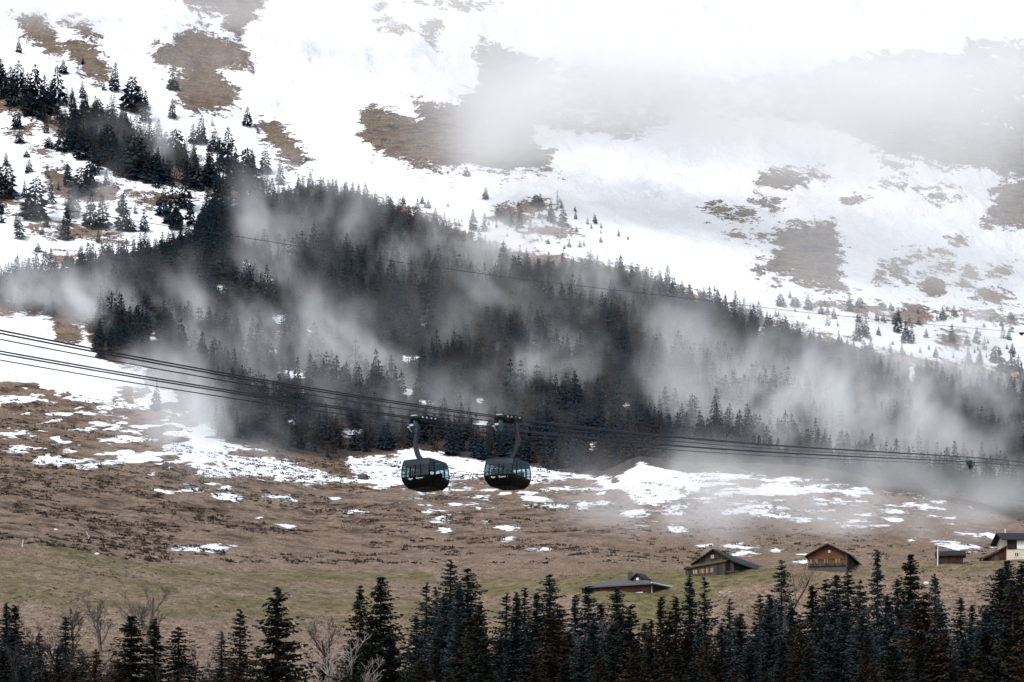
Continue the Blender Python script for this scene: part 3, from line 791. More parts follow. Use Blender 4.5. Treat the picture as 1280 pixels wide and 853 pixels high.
# bare broadleaf trees
BT = [(128, 738, 300, 'pale', 'leafless grey tree with forked stems left of two black spruces'), (184, 728, 296, 'pale', 'tall pale leafless tree rising behind the two black spruces'),
      (91, 742, 292, 'dark', 'thin reddish leafless tree above the left copse'), (416, 766, 262, 'dark', 'slender twiggy grey tree left of the pale branching one'),
      (436, 786, 222, 'white', 'pale branching bare tree in front of dark spruce pair'), (984, 694, 272, 'dark', 'thin leafless tree overtopping the spruces below the barn'),
      (240, 806, 250, 'dark', 'low bluish twiggy bush between the spruce clumps'), (118, 800, 238, 'dark', 'round twiggy bush at the foot of the forked grey tree'),
      (40, 776, 276, 'dark', 'dim twiggy tree inside the left copse'), (60, 784, 262, 'dark', 'broad leafless tree with brown twigs inside the left copse'), (752, 770, 262, 'pale', 'thin pale stemmed leafless tree among spruces before the farmhouse'),
      (24, 800, 240, 'dark', 'low dark brush at the far left foot of the copse'), (92, 806, 246, 'dark', 'grey brush between the copse and the round twiggy bush'), (140, 812, 240, 'dark', 'tangled brush left of the two black spruces'), (206, 826, 226, 'dark', 'low twigs at the foot of the black spruces'),
      (965, 790, 250, 'dark', 'bare brown twiggy tree below the right end of the barn'), (1107, 770, 258, 'dark', 'bare brown twiggy tree below the right end of the log chalet')]
for i, (tx, ty, Y, kind, lab) in enumerate(BT):
    X = (tx - CX) / F * Y; g0 = float(gz(X, Y)); h = (HZ - ty) / F * Y - g0
    b = bare_tree(h * 1.0, 40 + i, .6, 4, .016 * h + .06)
    zt = max(v[2] for v in b.v)
    k = h / zt
    b.v = [(v[0] * k, v[1] * k, v[2] * k) for v in b.v]
    mA = {'pale': M_bark_grey, 'dark': M_twig, 'white': M_bark_pale}[kind]
    mB = {'pale': M_bark_grey, 'dark': M_twig, 'white': M_bark_pale}[kind]
    root = empty('bare_tree', (X, Y, g0), i * 1.3)
    tag(root, lab, 'tree', 'leafless trees of the foreground')
    tr, cr = MB(), MB()
    # split the stem from the branches
    for f_, m_ in zip(b.f, b.m):
        (tr if m_ == 0 else cr).add([b.v[q] for q in f_], [tuple(range(len(f_)))])
    tr.build('trunk', mA, root); cr.build('crown', mB, root)

# ------------------------------------------------------------------ forest on the slope
forest_hand = []     # column, top row, base row, broad?
for (a, t_, b_, br) in [(5, 215, 360, 0), (65, 220, 340, 0), (130, 230, 400, 0), (165, 270, 400, 0), (215, 235, 380, 0), (70, 140, 195, 0), (420, 225, 340, 0), (485, 275, 410, 1), (535, 330, 450, 0), (518, 312, 400, 0), (270, 330, 430, 0), (300, 355, 420, 0), (365, 360, 420, 1),
                        (635, 360, 440, 0), (585, 430, 540, 0), (650, 470, 590, 1), (740, 420, 530, 0), (840, 465, 620, 0), (790, 470, 560, 0), (910, 540, 680, 1), (975, 550, 640, 1), (1030, 570, 680, 0), (180, 500, 545, 0), (222, 480, 555, 1), (72, 480, 530, 0), (98, 550, 580, 0),
                        (108, 585, 635, 0), (20, 600, 730, 1), (130, 650, 810, 1), (90, 660, 730, 0), (330, 580, 690, 1), (400, 450, 590, 1), (370, 470, 600, 0), (460, 480, 600, 0), (500, 490, 650, 1), (570, 560, 670, 1), (280, 470, 560, 0), (240, 400, 470, 0), (450, 700, 850, 0),
                        (530, 770, 853, 0), (600, 690, 800, 0), (870, 720, 853, 0), (35, 240, 350, 0), (100, 260, 390, 0), (190, 300, 420, 0), (330, 420, 520, 0), (420, 500, 610, 0), (540, 560, 660, 0), (720, 560, 700, 0), (690, 570, 680, 0), (770, 540, 690, 0), (300, 480, 590, 0), (350, 520, 640, 0), (680, 640, 770, 0), (800, 620, 760, 0), (270, 650, 800, 0), (330, 700, 840, 0), (380, 710, 840, 0), (700, 700, 830, 0), (760, 690, 830, 0), (640, 680, 830, 1), (835, 640, 790, 0), (445, 430, 560, 0), (480, 540, 650, 0), (610, 480, 600, 0), (250, 600, 690, 0), (300, 610, 720, 1)]:
    forest_hand.append((a / Z0, t_ / Z0, b_ / Z0, br))
for (a, t_, b_, br) in [(155, 10, 40, 0), (140, 70, 105, 0), (105, 120, 235, 0), (48, 155, 270, 0), (170, 160, 245, 0), (215, 200, 300, 0), (320, 65, 200, 0), (340, 130, 235, 0), (395, 70, 195, 1), (450, 60, 140, 0), (530, 20, 110, 0), (605, 60, 210, 0), (650, 55, 240, 0), (708, 90, 180, 0), (465, 130, 235, 0), (750, 30, 190, 0),
                        (820, 40, 210, 0), (280, 150, 245, 0), (122, 120, 200, 0), (10, 160, 265, 0), (520, 140, 230, 0), (240, -10, 60, 1), (480, -20, 30, 1), (560, 90, 230, 0), (690, 120, 250, 0), (260, 180, 300, 0), (575, 580, 690, 0), (440, 190, 300, 0)]:
    forest_hand.append((a / Z0, 280 + t_ / Z0, 280 + b_ / Z0, br))
for (a, t_, b_, br) in [(735, 710, 765, 0), (775, 738, 815, 0), (820, 768, 835, 1), (720, 715, 760, 1), (535, 690, 735, 0), (465, 612, 650, 0), (590, 750, 800, 1), (620, 760, 830, 1), (700, 810, 853, 0), (660, 780, 840, 0), (490, 770, 850, 0), (530, 780, 853, 0)]:
    forest_hand.append((425 + a / Z0, t_ / Z0, b_ / Z0, br))
for (a, t_, b_, br) in [(470, 258, 318, 0), (370, 255, 305, 1), (425, 268, 305, 1), (660, 268, 308, 1), (745, 288, 318, 1), (775, 290, 320, 0), (800, 310, 400, 0), (850, 370, 440, 0), (830, 350, 430, 0), (1000, 365, 440, 0), (1090, 380, 440, 0), (1160, 445, 510, 1), (1220, 470, 540, 0), (1185, 490, 545, 1), (1245, 480, 545, 0), (1100, 460, 520, 0), (1060, 450, 520, 0), (1045, 330, 362, 0), (1215, 325, 352, 1), (905, 385, 420, 0), (685, 345, 420, 0), (650, 350, 430, 0)]:
    forest_hand.append((850 + a / Z0, 280 + t_ / Z0, 280 + b_ / Z0, br))

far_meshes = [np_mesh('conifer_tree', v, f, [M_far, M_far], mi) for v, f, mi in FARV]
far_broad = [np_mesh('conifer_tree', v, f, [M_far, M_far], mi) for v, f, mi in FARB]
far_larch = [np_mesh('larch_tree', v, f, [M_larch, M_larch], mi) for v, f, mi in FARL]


def far_place(x, y, h, mesh, wid=1.0, name='conifer_tree'):
    o = bpy.data.objects.new(name, mesh); link(o)
    o.location = (x, y, float(gz(x, y)) - .3)
    o.rotation_euler = (random.gauss(0, .02), random.gauss(0, .02), random.uniform(0, 6.28))
    o.scale = (h * wid, h * wid, h)
    return o


def hand_label(tx, ty, by, br):
    size = 'small' if by - ty < 24 else 'tall' if by - ty > 44 else 'medium'
    shape = 'broad rounded conifer' if br else 'pointed conifer'
    if tx < 330:
        if by < 130: w = 'at the misty top of the left slope'
        elif by < 175: w = 'in the left treeline under the bare patches'
        elif by < 215: w = 'in the middle of the left treeline'
        elif by < 250: w = 'above the left snow clearing'
        elif by < 300: w = 'on the lower edge of the left snow clearing'
        elif by < 340: w = 'on snow at the left forest edge'
        else: w = 'in mist at the lower left forest edge'
        w += ', far left' if tx < 90 else ', midway' if tx < 190 else ', by the forest'
    elif tx < 800: w = 'on the snowy rise above the middle forest edge'
    else: w = 'on the snow above the right forest edge' if tx < 1150 else 'on the far right snow above the mist'
    return f'{size} {shape} {w}'


n_ind = 0
for (tx, ty, by, br) in forest_hand:
    X, Y, Zg = hit(tx, by, 480 if by > 470 else 720)
    h = (by - ty) / F * Y
    m_ = random.choice(far_broad) if br else random.choice(far_meshes)
    o = far_place(X, Y, h + .3, m_, random.uniform(1.15, 1.6) * (1.0 if not br else .85) * min(1.6, max(1, 10 / h)))
    lb = hand_label(tx, ty, by, br)
    tag(o, lb, 'tree', lb.replace('conifer', 'conifers'))
    n_ind += 1

# grid-jittered forest
cand = []
sp = 5.3
for yy in np.arange(700, 1400, sp):
    xs = np.arange(-.44 * yy, .44 * yy, sp)
    cand.append(np.stack([xs + rng.uniform(-sp * .5, sp * .5, len(xs)), yy + rng.uniform(-sp * .5, sp * .5, len(xs))], 1))
cand = np.concatenate(cand)
cz = gz(cand[:, 0], cand[:, 1])
cpx, cpy = project(cand[:, 0], cand[:, 1], cz)
sd = poly_sdf(cpx, cpy, FOREST, 60)
dens = fbm(cand[:, 0], cand[:, 1], 60, 3, 77)
keep = (sd > 0) & (cand[:, 1] > 715) & (rng.random(len(cand)) < np.clip(.92 + .9 * dens, .45, 1)) & ~((sd < 8) & (rng.random(len(cand)) < .35))
BAND = zs([(-900, 240), (0, 290), (100, 330), (250, 430), (420, 430), (560, 530), (700, 570), (850, 620), (1000, 640), (1000, 853), (850, 800), (700, 700), (560, 690), (400, 640), (250, 560), (130, 440), (0, 400), (-900, 330)], 0, 0, Z0)
sb = poly_sdf(cpx, cpy, BAND, 60)
keep |= (sb > 0) & (cand[:, 1] > 760) & (rng.random(len(cand)) < np.clip(.62 + 1.6 * dens, .12, .95))
sd = np.where(sb > 0, 40, sd)
# snow gaps on the left forest side stay thinner
keep &= ~((cpx < 250) & (cpy < 335) & (sb <= 0) & (rng.random(len(cand)) < .5))
for (a, b, c, d) in CLEAR:      # no trees in the clearings or just below them
    keep &= ~((np.abs(cpx - a) < .8 * c + 2) & (cpy > b - d) & (cpy < b + d + 17))
keep &= ~((cpx < 112) & (cpy > 338) & (cpx > -60) & (rng.random(len(cand)) < .5))
cand, cpx, cpy, cz, sd = cand[keep], cpx[keep], cpy[keep], cz[keep], sd[keep]
heights = np.clip(rng.normal(13.8, 3.2, len(cand)), 7, 22) * np.clip(.62 + sd / 60, .7, 1) * np.where(cpx > 1000, .82, 1.0)
is_larch = rng.random(len(cand)) < np.clip(.17 + .9 * fbm(cand[:, 0], cand[:, 1], 120, 3, 31), .03, .5)
inframe = (cpx > 5) & (cpx < 1275)
# upper-edge trees seen against snow come first
up_edge = np.interp(cpx, [p[0] for p in FOREST[1:26]], [p[1] for p in FOREST[1:26]])
score = np.where(inframe & (cpx > 235), np.minimum(cpy - up_edge, 9e3), 9e9)
order = np.argsort(score)
N_EDGE = 130
edge = set(order[:N_EDGE].tolist())


def edge_label(tx, h, larch, t_):
    where = [(330, 'beside the left snow clearing'), (470, 'under the small brown crag'), (560, 'below the large rocky patch'), (660, 'right of the large rocky patch'),
             (760, 'under the misty snow saddle'), (860, 'under the deep snowfield'), (960, 'under the grey rock outcrop in the snow'), (1060, 'right of the grey rock outcrop'), (1170, 'under the scattered rocks on the right'), (2000, 'at the far right in thick mist')]
    w = next(s for lim, s in where if tx < lim)
    k = 'brown larch' if larch else 'dark spruce'
    sz = 'tall' if h > 15 else 'short'
    return f'{sz} {k} on the upper forest edge {w}'


for i in sorted(edge):
    m_ = random.choice(far_larch) if is_larch[i] else random.choice(far_meshes)
    o = far_place(cand[i, 0], cand[i, 1], heights[i], m_, random.uniform(.95, 1.3), 'larch_tree' if is_larch[i] else 'conifer_tree')
    lb = edge_label(cpx[i], heights[i], is_larch[i], 0)
    tag(o, lb, 'tree', lb)
SPRINKLE = [([(-300, 60), (60, 60), (330, 150), (330, 240), (230, 330), (-300, 345)], 150, 5, 14), ([(470, 245), (600, 265), (700, 250), (790, 300), (700, 320), (560, 275)], 40, 3, 6),
            ([(860, 355), (960, 370), (1290, 405), (1290, 480), (1100, 440), (950, 395)], 85, 3, 8)]
extra = []
for poly, n_, h0, h1 in SPRINKLE:
    p_ = np.array(poly, float)
    qx, qy = rng.uniform(p_[:, 0].min(), p_[:, 0].max(), n_ * 4), rng.uniform(p_[:, 1].min(), p_[:, 1].max(), n_ * 4)
    ok = np.nonzero(poly_sdf(qx, qy, p_) > 0)[0][:n_]
    for i in ok:
        X, Y, Zg = hit(qx[i], qy[i], 720)
        extra.append((X, Y, Zg, h0 + (h1 - h0) * rng.random() ** 2))
base_n = len(cand)
cand = np.concatenate([cand, [(e[0], e[1]) for e in extra]]); cz = np.concatenate([cz, [e[2] for e in extra]])
heights = np.concatenate([heights, [e[3] for e in extra]]); is_larch = np.concatenate([is_larch, rng.random(len(extra)) < .15])
# everything else is one mass
VV, TT, MM = [], [], []
off = 0
for i in range(len(cand)):
    if i in edge: continue
    src = FARL[rng.integers(4)] if is_larch[i] else FARV[rng.integers(8)]
    v, f, mi = src
    a = rng.uniform(0, 6.28); c, s = math.cos(a), math.sin(a)
    h = heights[i]; w = h * rng.uniform(1.05, 1.5) * (1.25 if i >= base_n else 1)
    q = np.empty_like(v)
    q[:, 0] = (v[:, 0] * c - v[:, 1] * s) * w + cand[i, 0]
    q[:, 1] = (v[:, 0] * s + v[:, 1] * c) * w + cand[i, 1]
    q[:, 2] = v[:, 2] * h + cz[i] - .3
    VV.append(q); TT.append(f + off); off += len(v)
    MM.append(mi * 2 + (1 if is_larch[i] else 0))
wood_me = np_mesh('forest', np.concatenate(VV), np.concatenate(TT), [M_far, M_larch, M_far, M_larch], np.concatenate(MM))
fo_ob = link(bpy.data.objects.new('forest', wood_me))
tag(fo_ob, 'dense dark conifer forest covering the misty mountain slope', 'forest', None, 'stuff')
print('forest', len(cand), 'hand', n_ind, 'edge', len(edge))

# pale bare stems that stand out of the forest
for k, (a, t_, b_, lab) in enumerate([(765, 512, 592, 'tall brown larch at the lower forest edge right of the gondolas'), (785, 522, 588, 'slimmer brown larch right of the tall brown one'),
                                      (800, 695 / Z0, 770 / Z0, 'bare pale tree on the snow above the middle forest'), (196, 470, 515, 'lone grey larch standing on the snow below the left forest')]):
    if k == 2: a = 425 + 800 / Z0
    X, Y, Zg = hit(a, b_ - (14 if k < 2 else 0), 560 if k == 3 else 760)
    h = (b_ - t_) / F * Y
    v, f, mi = conifer_far(900 + k, .13 if k > 1 else .20, False, True)
    o = far_place(X, Y, h, np_mesh('larch_tree', v, f, [M_larch, M_twig], mi), .8 if k > 1 else 1.1, 'larch_tree')
    tag(o, lab, 'tree', 'pale larches at the forest edge')

# ------------------------------------------------------------------ heath shrubs on the lower slopes
def shrubs(n, name, label, accept, smin, smax, seed, m):
    r = np.random.default_rng(seed)
    V, T = [], []
    cnt = tries = 0
    while cnt < n and tries < 60:
        tries += 1
        k = 6000
        Y = r.uniform(300, 1250, k); u = r.uniform(-.30, .30, k)
        X = u * Y
        Z = gz(X, Y)
        a, b = project(X, Y, Z)
        ok = accept(a, b, X, Y, r)
        for x, y, z in zip(X[ok], Y[ok], Z[ok]):
            if cnt >= n: break
            s = r.uniform(smin, smax) * (1.0 if y < 760 else 1.5)
            nt = 9
            ang = r.uniform(0, 6.28, nt); rad = np.sqrt(r.uniform(0, 1, nt)) * s
            hh = s * r.uniform(.30, .60)
            for q in range(nt):
                cx_, cy_ = x + math.cos(ang[q]) * rad[q], y + math.sin(ang[q]) * rad[q]
                b2 = r.uniform(0, 6.28); wd = s * r.uniform(.22, .45)
                top = hh * (1 - .5 * (rad[q] / s) ** 2) * r.uniform(.6, 1.2)
                n0 = len(V)
                V.append((cx_ - math.cos(b2) * wd, cy_ - math.sin(b2) * wd, z - .15))
                V.append((cx_ + math.cos(b2) * wd, cy_ + math.sin(b2) * wd, z - .10))
                V.append((cx_ + r.normal(0, .15) * s, cy_ + r.normal(0, .15) * s, z + top))
                T.append((n0, n0 + 1, n0 + 2))
            cnt += 1
    me_ = np_mesh(name, np.array(V), np.array(T), [m])
    o = link(bpy.data.objects.new(name, me_))
    tag(o, label, 'shrubs', None, 'stuff')


def acc_low(a, b, X, Y, r):
    c = fbm(X, Y, 22, 3, 51) + .35 * fbm(X, Y, 7, 2, 52)
    w = np.clip(1.15 - (a - 300) / 900, .15, 1)
    return (b > 480) & (b < 705) & (Y < 760) & (Y > 410) & (c > -.03) & (r.random(len(a)) < w)


shrubs(7500, 'heath_shrubs', 'low dark heather shrubs scattered over the brown slope', acc_low, .25, 1.25, 5, M_heath)


def acc_mead(a, b, X, Y, r):
    c = fbm(X, Y, 16, 3, 61)
    return (b > 690) & (b < 860) & (Y < 430) & (c > .16)


shrubs(1500, 'meadow_tussocks', 'low dark tussocks scattered over the olive meadow', acc_mead, .2, .55, 6, M_heath)
BPTS = np.array([p for q in BARE for p in q] + [(a, b) for a, b, c, d in BSPOTS])


def acc_up(a, b, X, Y, r):
    ok = (b < 470) & (Y > 860)
    d = np.full(len(a), 99.)
    for i in np.nonzero(ok)[0]: d[i] = np.min(np.hypot(BPTS[:, 0] - a[i], BPTS[:, 1] - b[i]))
    return ok & (r.random(len(a)) < np.exp(-(d / 13) ** 2)) & ((b < 330) | (a > 880))


shrubs(1100, 'snow_shrubs', 'small dark dwarf shrubs poking through the snow around bare rock', acc_up, .5, 1.3, 8, M_heath)

# stones and white posts of the lower slope
def rock(name, px_, py_, size, m, label, group, flat=.6):
    X, Y, Zg = hit(px_, py_, 300)
    bm = bmesh.new()
    bmesh.ops.create_icosphere(bm, subdivisions=2, radius=1)
    rr = random.Random(int(px_ * 7 + py_))
    for v in bm.verts:
        v.co *= 1 + rr.uniform(-.22, .22)
        v.co.z *= flat
        v.co *= size
    me_ = bpy.data.meshes.new(name); bm.to_mesh(me_); bm.free(); me_.materials.append(m)
    o = link(bpy.data.objects.new(name, me_)); o.location = (X, Y, Zg + size * .15); o.rotation_euler.z = rr.uniform(0, 6)
    return tag(o, label, 'boulder', group)


rock('boulder', 121, 694, .55, M_white, 'whitish flat boulder on the meadow below the bent white post', 'boulders on the slope')
rock('boulder', 70, 663, .45, M_white, 'small white boulder on the dark slope between the two white posts', 'boulders on the slope')
rock('boulder', 454, 599, 1.9, M_chim, 'dark brown boulder rising from snow left of the left gondola', 'boulders on the slope', .75)
rock('boulder', 770, 603, 1.6, M_chim, 'dark boulder in the snow right of the right gondola', 'boulders on the slope', .4)
rock('boulder', 1158, 731, .5, M_white, 'small white boulder between the spruces below the hut', 'boulders on the slope')
rock('boulder', 902, 743, .5, M_stone, 'grey boulder on the green knoll below the barn', 'boulders on the slope')
rock('boulder', 913, 742, .42, M_stone, 'pale grey boulder beside the grey one below the barn', 'boulders on the slope')
rock('boulder', 195, 699, .45, M_stone, 'grey flat boulder on the green meadow strip', 'boulders on the slope')
for (a, b, hgt, lean, lab) in [(28, 684, 1.45, -.12, 'short white post standing on the meadow at the left'), (111, 674, 1.4, .35, 'bent white post at the foot of the dark slope')]:
    X, Y, Zg = hit(a, b, 300)
    mb = MB()
    mb.tube([(0, 0, -.2), (lean * .2, 0, hgt * .5), (-lean * .9, 0, hgt * .55), (-lean * 1.3, 0, hgt)], [.08, .07, .06, .09], 7)
    o = mb.build('post', M_white); o.location = (X, Y, Zg)
    tag(o, lab, 'post', 'white posts on the slope')

# ------------------------------------------------------------------ buildings
def gable_house(name, loc, rz, W, L, eave, ridge, label, wall_m, roof_m, over=.55, overf=.8, ridge_x=0.0, thick=.2, wall_front=None, base=-2.5, eave_r=None):
    """front gable at local y=0 facing -y, house runs to +y; heights above loc.z"""
    root = empty(name, loc, rz)
    tag(root, label, 'building', 'farm buildings on the knoll')
    h = W / 2
    er = eave if eave_r is None else eave_r
    mb = MB()
    mb.prism([(-h, 0, base), (h, 0, base), (h, 0, er), (ridge_x, 0, ridge), (-h, 0, eave)], (0, L, 0))
    mb.build('wall', wall_m, root)
    rf = MB()
    for sgn, ev in ((-1, eave), (1, er)):
        dx = h * sgn - ridge_x
        sl = (ridge - ev) / abs(dx)
        xo = h * sgn + over * sgn
        zo = ev - over * sl
        a = .03
        rf.prism([(ridge_x, -overf, ridge + a), (xo, -overf, zo + a), (xo, -overf, zo + a + thick), (ridge_x, -overf, ridge + a + thick)], (0, L + overf * 1.6, 0))
    r_ob = rf.build('roof', roof_m, root)
    if wall_front:
        f = MB()
        f.prism([(-h + .01, -.03, base), (h - .01, -.03, base), (h - .01, -.03, er - .02), (ridge_x, -.03, ridge - .02), (-h + .01, -.03, eave - .02)], (0, .025, 0))
        f.build('gable_front', wall_front, root)
    return root, r_ob


def window(root, x, z, w, h, y=-.06, shutters=False, m=M_pane, fm=M_white, side=None):
    """side None: front gable, 'r': the +x wall at that x"""
    f = MB(); p = MB()
    t = .06
    if side is None:
        for dx, dz, ww, hh in ((-w / 2, 0, t, h + t), (w / 2, 0, t, h + t), (0, h / 2, w - t, t), (0, -h / 2, w - t, t), (0, 0, t * .7, h - t)):
            f.box((x + dx, y - .02, z + dz), (ww, .07, hh))
        p.box((x, y + .012, z), (w - t, .02, h - t))
    else:
        for dy, dz, ww, hh in ((-w / 2, 0, t, h + t), (w / 2, 0, t, h + t), (0, h / 2, w - t, t), (0, -h / 2, w - t, t), (0, 0, t * .7, h - t)):
            f.box((x + .03, y + dy, z + dz), (.07, ww, hh))
        p.box((x + .0, y, z), (.02, w - t, h - t))
    fo = f.build('window', fm, root)
    p.build('pane', m, fo)
    return fo


def panel(root, name, x, z, w, h, m, y=-.07, d=.05):
    b = MB(); b.box((x, y, z), (w, d, h)); return b.build(name, m, root)


# large barn
BZ = 40.2
barn, barn_roof = gable_house('barn', (36.1, 357.2, BZ), -R(24), 7.3, 27, 2.15, 4.35, 'large weathered barn with mossy lean-to roof across its gable', M_wood_dark, M_roof, wall_front=M_wood_grey)  # side walls get darker wood than the gable; their shade is painted in
pent = MB()
pent.prism([(-3.7, -.03, 2.05), (2.6, -.03, 2.75), (2.6, -.03, 2.90), (-3.7, -.03, 2.20)], (0, -.01, 0))
pent = MB()
pent.add([(-3.9, -2.0, 1.15), (2.9, -2.0, 2.0), (2.9, -.04, 2.55), (-3.9, -.04, 1.95), (-3.9, -2.0, 1.27), (2.9, -2.0, 2.12), (2.9, -.04, 2.67), (-3.9, -.04, 2.07)],
         [(0, 1, 2, 3), (4, 7, 6, 5), (0, 4, 5, 1), (1, 5, 6, 2), (2, 6, 7, 3), (3, 7, 4, 0)])
pent.build('lean_to_roof', M_moss, barn)
lw = MB()
lw.prism([(-3.5, -1.7, -2.5), (2.7, -1.7, -2.5), (2.7, -1.7, 1.95), (-3.5, -1.7, 1.15)], (0, 1.62, 0))
lw.build('lean_to_wall', M_wood_grey, barn)
for x, w in ((-2.95, .8), (-1.7, .9), (-.75, .5), (.15, .5)):
    panel(barn, 'board', x, .62 + x * .06, w, .75, M_board, -1.73)
window(barn, -.3, 3.25, .42, .5, fm=M_white)
panel(barn, 'door', .45, 2.95, .5, .6, M_wood_dark, -.055, .04)
# small annex on the left of the barn
ax = MB(); ax.box((-4.55, 1.2, -.4), (1.8, 2.2, 3.2)); ax.build('annex_wall', M_wood_grey, barn)
ar = MB(); ar.prism([(-5.75, -.15, 1.18), (-3.66, -.15, 1.32), (-3.66, -.15, 1.5), (-5.1, -.15, 1.75), (-5.75, -.15, 1.32)], (0, 2.7, 0)); ar.build('annex_roof', M_roof, barn)
bp = MB()
for k in range(7):
    bp.box((2.9 + .30 * k, -1.5 - .1 * (k % 3), -.1 + .12 * (k % 2)), (1.3, .16, .12), Matrix.Rotation(R(-6 + 5 * (k % 4)), 4, 'Z'))
lp = bp.build('timber_pile', M_wood_grey); lp.location = (36.1, 357.2, BZ + .25); lp.rotation_euler.z = -R(23)
tag(lp, 'low pile of grey boards lying on the grass against the barn', 'timber pile')

# small log chalet
chalet, _ = gable_house('chalet', (55.5, 351.4, 41.0), -R(17), 6.9, 15.5, 2.0, 3.75, 'small brown log chalet with pale shutters on the knoll', M_wood_dark, M_roof, wall_front=M_wood_log)  # darker wood behind the gable puts the side walls' shade into the colour
for x, w in ((-3.0, .35), (-2.25, .28), (-1.9, .28), (-.5, .26), (-.1, .26), (1.5, .30), (1.95, .24)):
    panel(chalet, 'shutter', x, .95, w, .78, M_board, -.075)
for x in (-2.08, -.3, 1.73):
    window(chalet, x, .95, .3, .7, y=-.05, fm=M_wood_dark)
window(chalet, .25, 2.6, .26, .34, fm=M_white)
panel(chalet, 'balcony', -.0, .28, 6.6, .42, M_wood_grey, -.22, .08)
panel(chalet, 'plinth', -.1, -.62, 6.7, .9, M_chim, -.06, .05)
cp = MB(); cp.box((3.32, -.12, .9), (.14, .14, 2.4)); cp.build('corner_post', M_wood_grey, chalet)
for y, w in ((4.0, .9), (5.6, .9), (8.0, 1.1)):
    b = MB(); b.box((3.49, y, .55), (.06, w, 1.5)); b.build('door', M_wood_grey if y > 4 else M_wood_red, chalet)
purl = MB()
for x in (-2.5, 0, 2.5): purl.box((x, -.42, 3.62 - abs(x) * .507), (.14, .72, .14))
purl.build('purlin', M_wood_dark, chalet)

# long low farmhouse with hipped roof
fz = 35.0
fh = empty('farmhouse', (23.8, 341.5, fz), 0)
tag(fh, 'long low red-brown farmhouse with wide grey hipped roof and dormer', 'building', 'farm buildings on the knoll')
fa = math.atan2(.5, -.87)      # along the front, to the left and away
ex = Vector((-.867, .498, 0)); ey = Vector((.498, .867, 0))
Lf, Df = 14.2, 15.5


def fp(a, b, z): return ex * a + ey * b + Vector((0, 0, z))


w_ = MB()
w_.prism([fp(.5, .5, -3), fp(Lf - .5, .5, -3), fp(Lf - .5, Df - .5, -3), fp(.5, Df - .5, -3)], (0, 0, 5.15))
w_.build('wall', M_wood_red, fh)
ze, zr = 2.05, 3.95
A, B_, C, D_ = fp(0, 0, ze), fp(Lf, 0, ze), fp(Lf, Df, ze), fp(0, Df, ze)
R1, R2 = fp(5.4, 6.6, zr), fp(9.6, 6.6, zr - .15)
dz = Vector((0, 0, .22))
rf = MB()
rf.add([A, B_, C, D_, R1, R2, A - dz, B_ - dz, C - dz, D_ - dz], [(0, 1, 5, 4), (1, 2, 5), (2, 3, 4, 5), (3, 0, 4), (0, 6, 7, 1), (1, 7, 8, 2), (2, 8, 9, 3), (3, 9, 6, 0), (6, 9, 8, 7)])
rof = rf.build('roof', M_roof_grey, fh)
# white barge boards along the right eave
bb = MB(); bb.tube([A + Vector((0, 0, .05)), D_ + Vector((0, 0, .05))], .11, 4); bb.build('eave_board', M_white, fh)
# dormer and chimney
dq = MB()
d0 = fp(4.4, 4.0, 3.1)
dm = Matrix.Translation(d0) @ Matrix.Rotation(math.atan2(ex.y, -ex.x) * -1, 4, 'Z')
dq.add([dm @ Vector(v) for v in [(-.85, -.4, -.3), (.85, -.4, -.3), (.85, -.4, .35), (0, -.4, 1.0), (-.85, -.4, .35), (-.85, 2.6, -.3), (.85, 2.6, -.3), (.85, 2.6, .35), (0, 2.6, 1.0), (-.85, 2.6, .35)]],
       [(0, 1, 2, 3, 4), (9, 8, 7, 6, 5), (0, 5, 6, 1), (1, 6, 7, 2), (2, 7, 8, 3), (3, 8, 9, 4), (4, 9, 5, 0)])
dor = dq.build('dormer', M_wood_grey, fh)
dr = MB()
for sg in (-1, 1):
    dr.add([dm @ Vector(v) for v in [(0, -.85, 1.04), (sg * 1.35, -.85, .02), (sg * 1.35, 2.6, .02), (0, 2.6, 1.04), (0, -.85, 1.2), (sg * 1.35, -.85, .18), (sg * 1.35, 2.6, .18), (0, 2.6, 1.2)]],
           [(0, 1, 2, 3), (4, 7, 6, 5), (0, 4, 5, 1), (1, 5, 6, 2), (2, 6, 7, 3), (3, 7, 4, 0)])
dr.build('dormer_roof', M_roof, dor)
dw = MB(); dw.box((0, -.43, .2), (.4, .05, .42), dm); dw.build('dormer_window', M_white, dor)
ch = MB(); ch.box(fp(6.6, 5.2, 4.0), (.85, .85, 1.5)); ch.build('chimney', M_chim, fh)
sn = MB()
for k, (a, b, l) in enumerate([(2.6, .42, 1.5), (4.2, .42, .9)]):
    v = fp(a, b, .55)
    sn.box(v, (l, .06, .16), Matrix.Translation(v) @ Matrix.Rotation(math.atan2(ex.y, -ex.x) * -1, 4, 'Z') @ Matrix.Translation(-v))
sn.build('white_board', M_white, fh)
for a in (1.5, 4.3, 9.6, 12.3):
    b = MB(); v = fp(a, .46, .9); b.box(v, (.16, .12, 2.2)); b.build('wall_post', M_wood_dark, fh)
b = MB(); v = fp(.47, 1.1, 1.0); b.box(v, (.08, .5, 1.3)); b.build('white_door', M_white, fh)

# hut
hut, _ = gable_house('hut', (76.5 + 4.9, 361.2, 42.95), R(75), 2.9, 4.6, 1.15, 1.85, 'small dark wooden hut right of the white pole', M_wood_dark, M_roof, .45, .5)
hb = MB(); hb.box((-1.47, 1.5, .3), (.06, .8, 1.3)); hb.build('door', M_wood_red, hut)

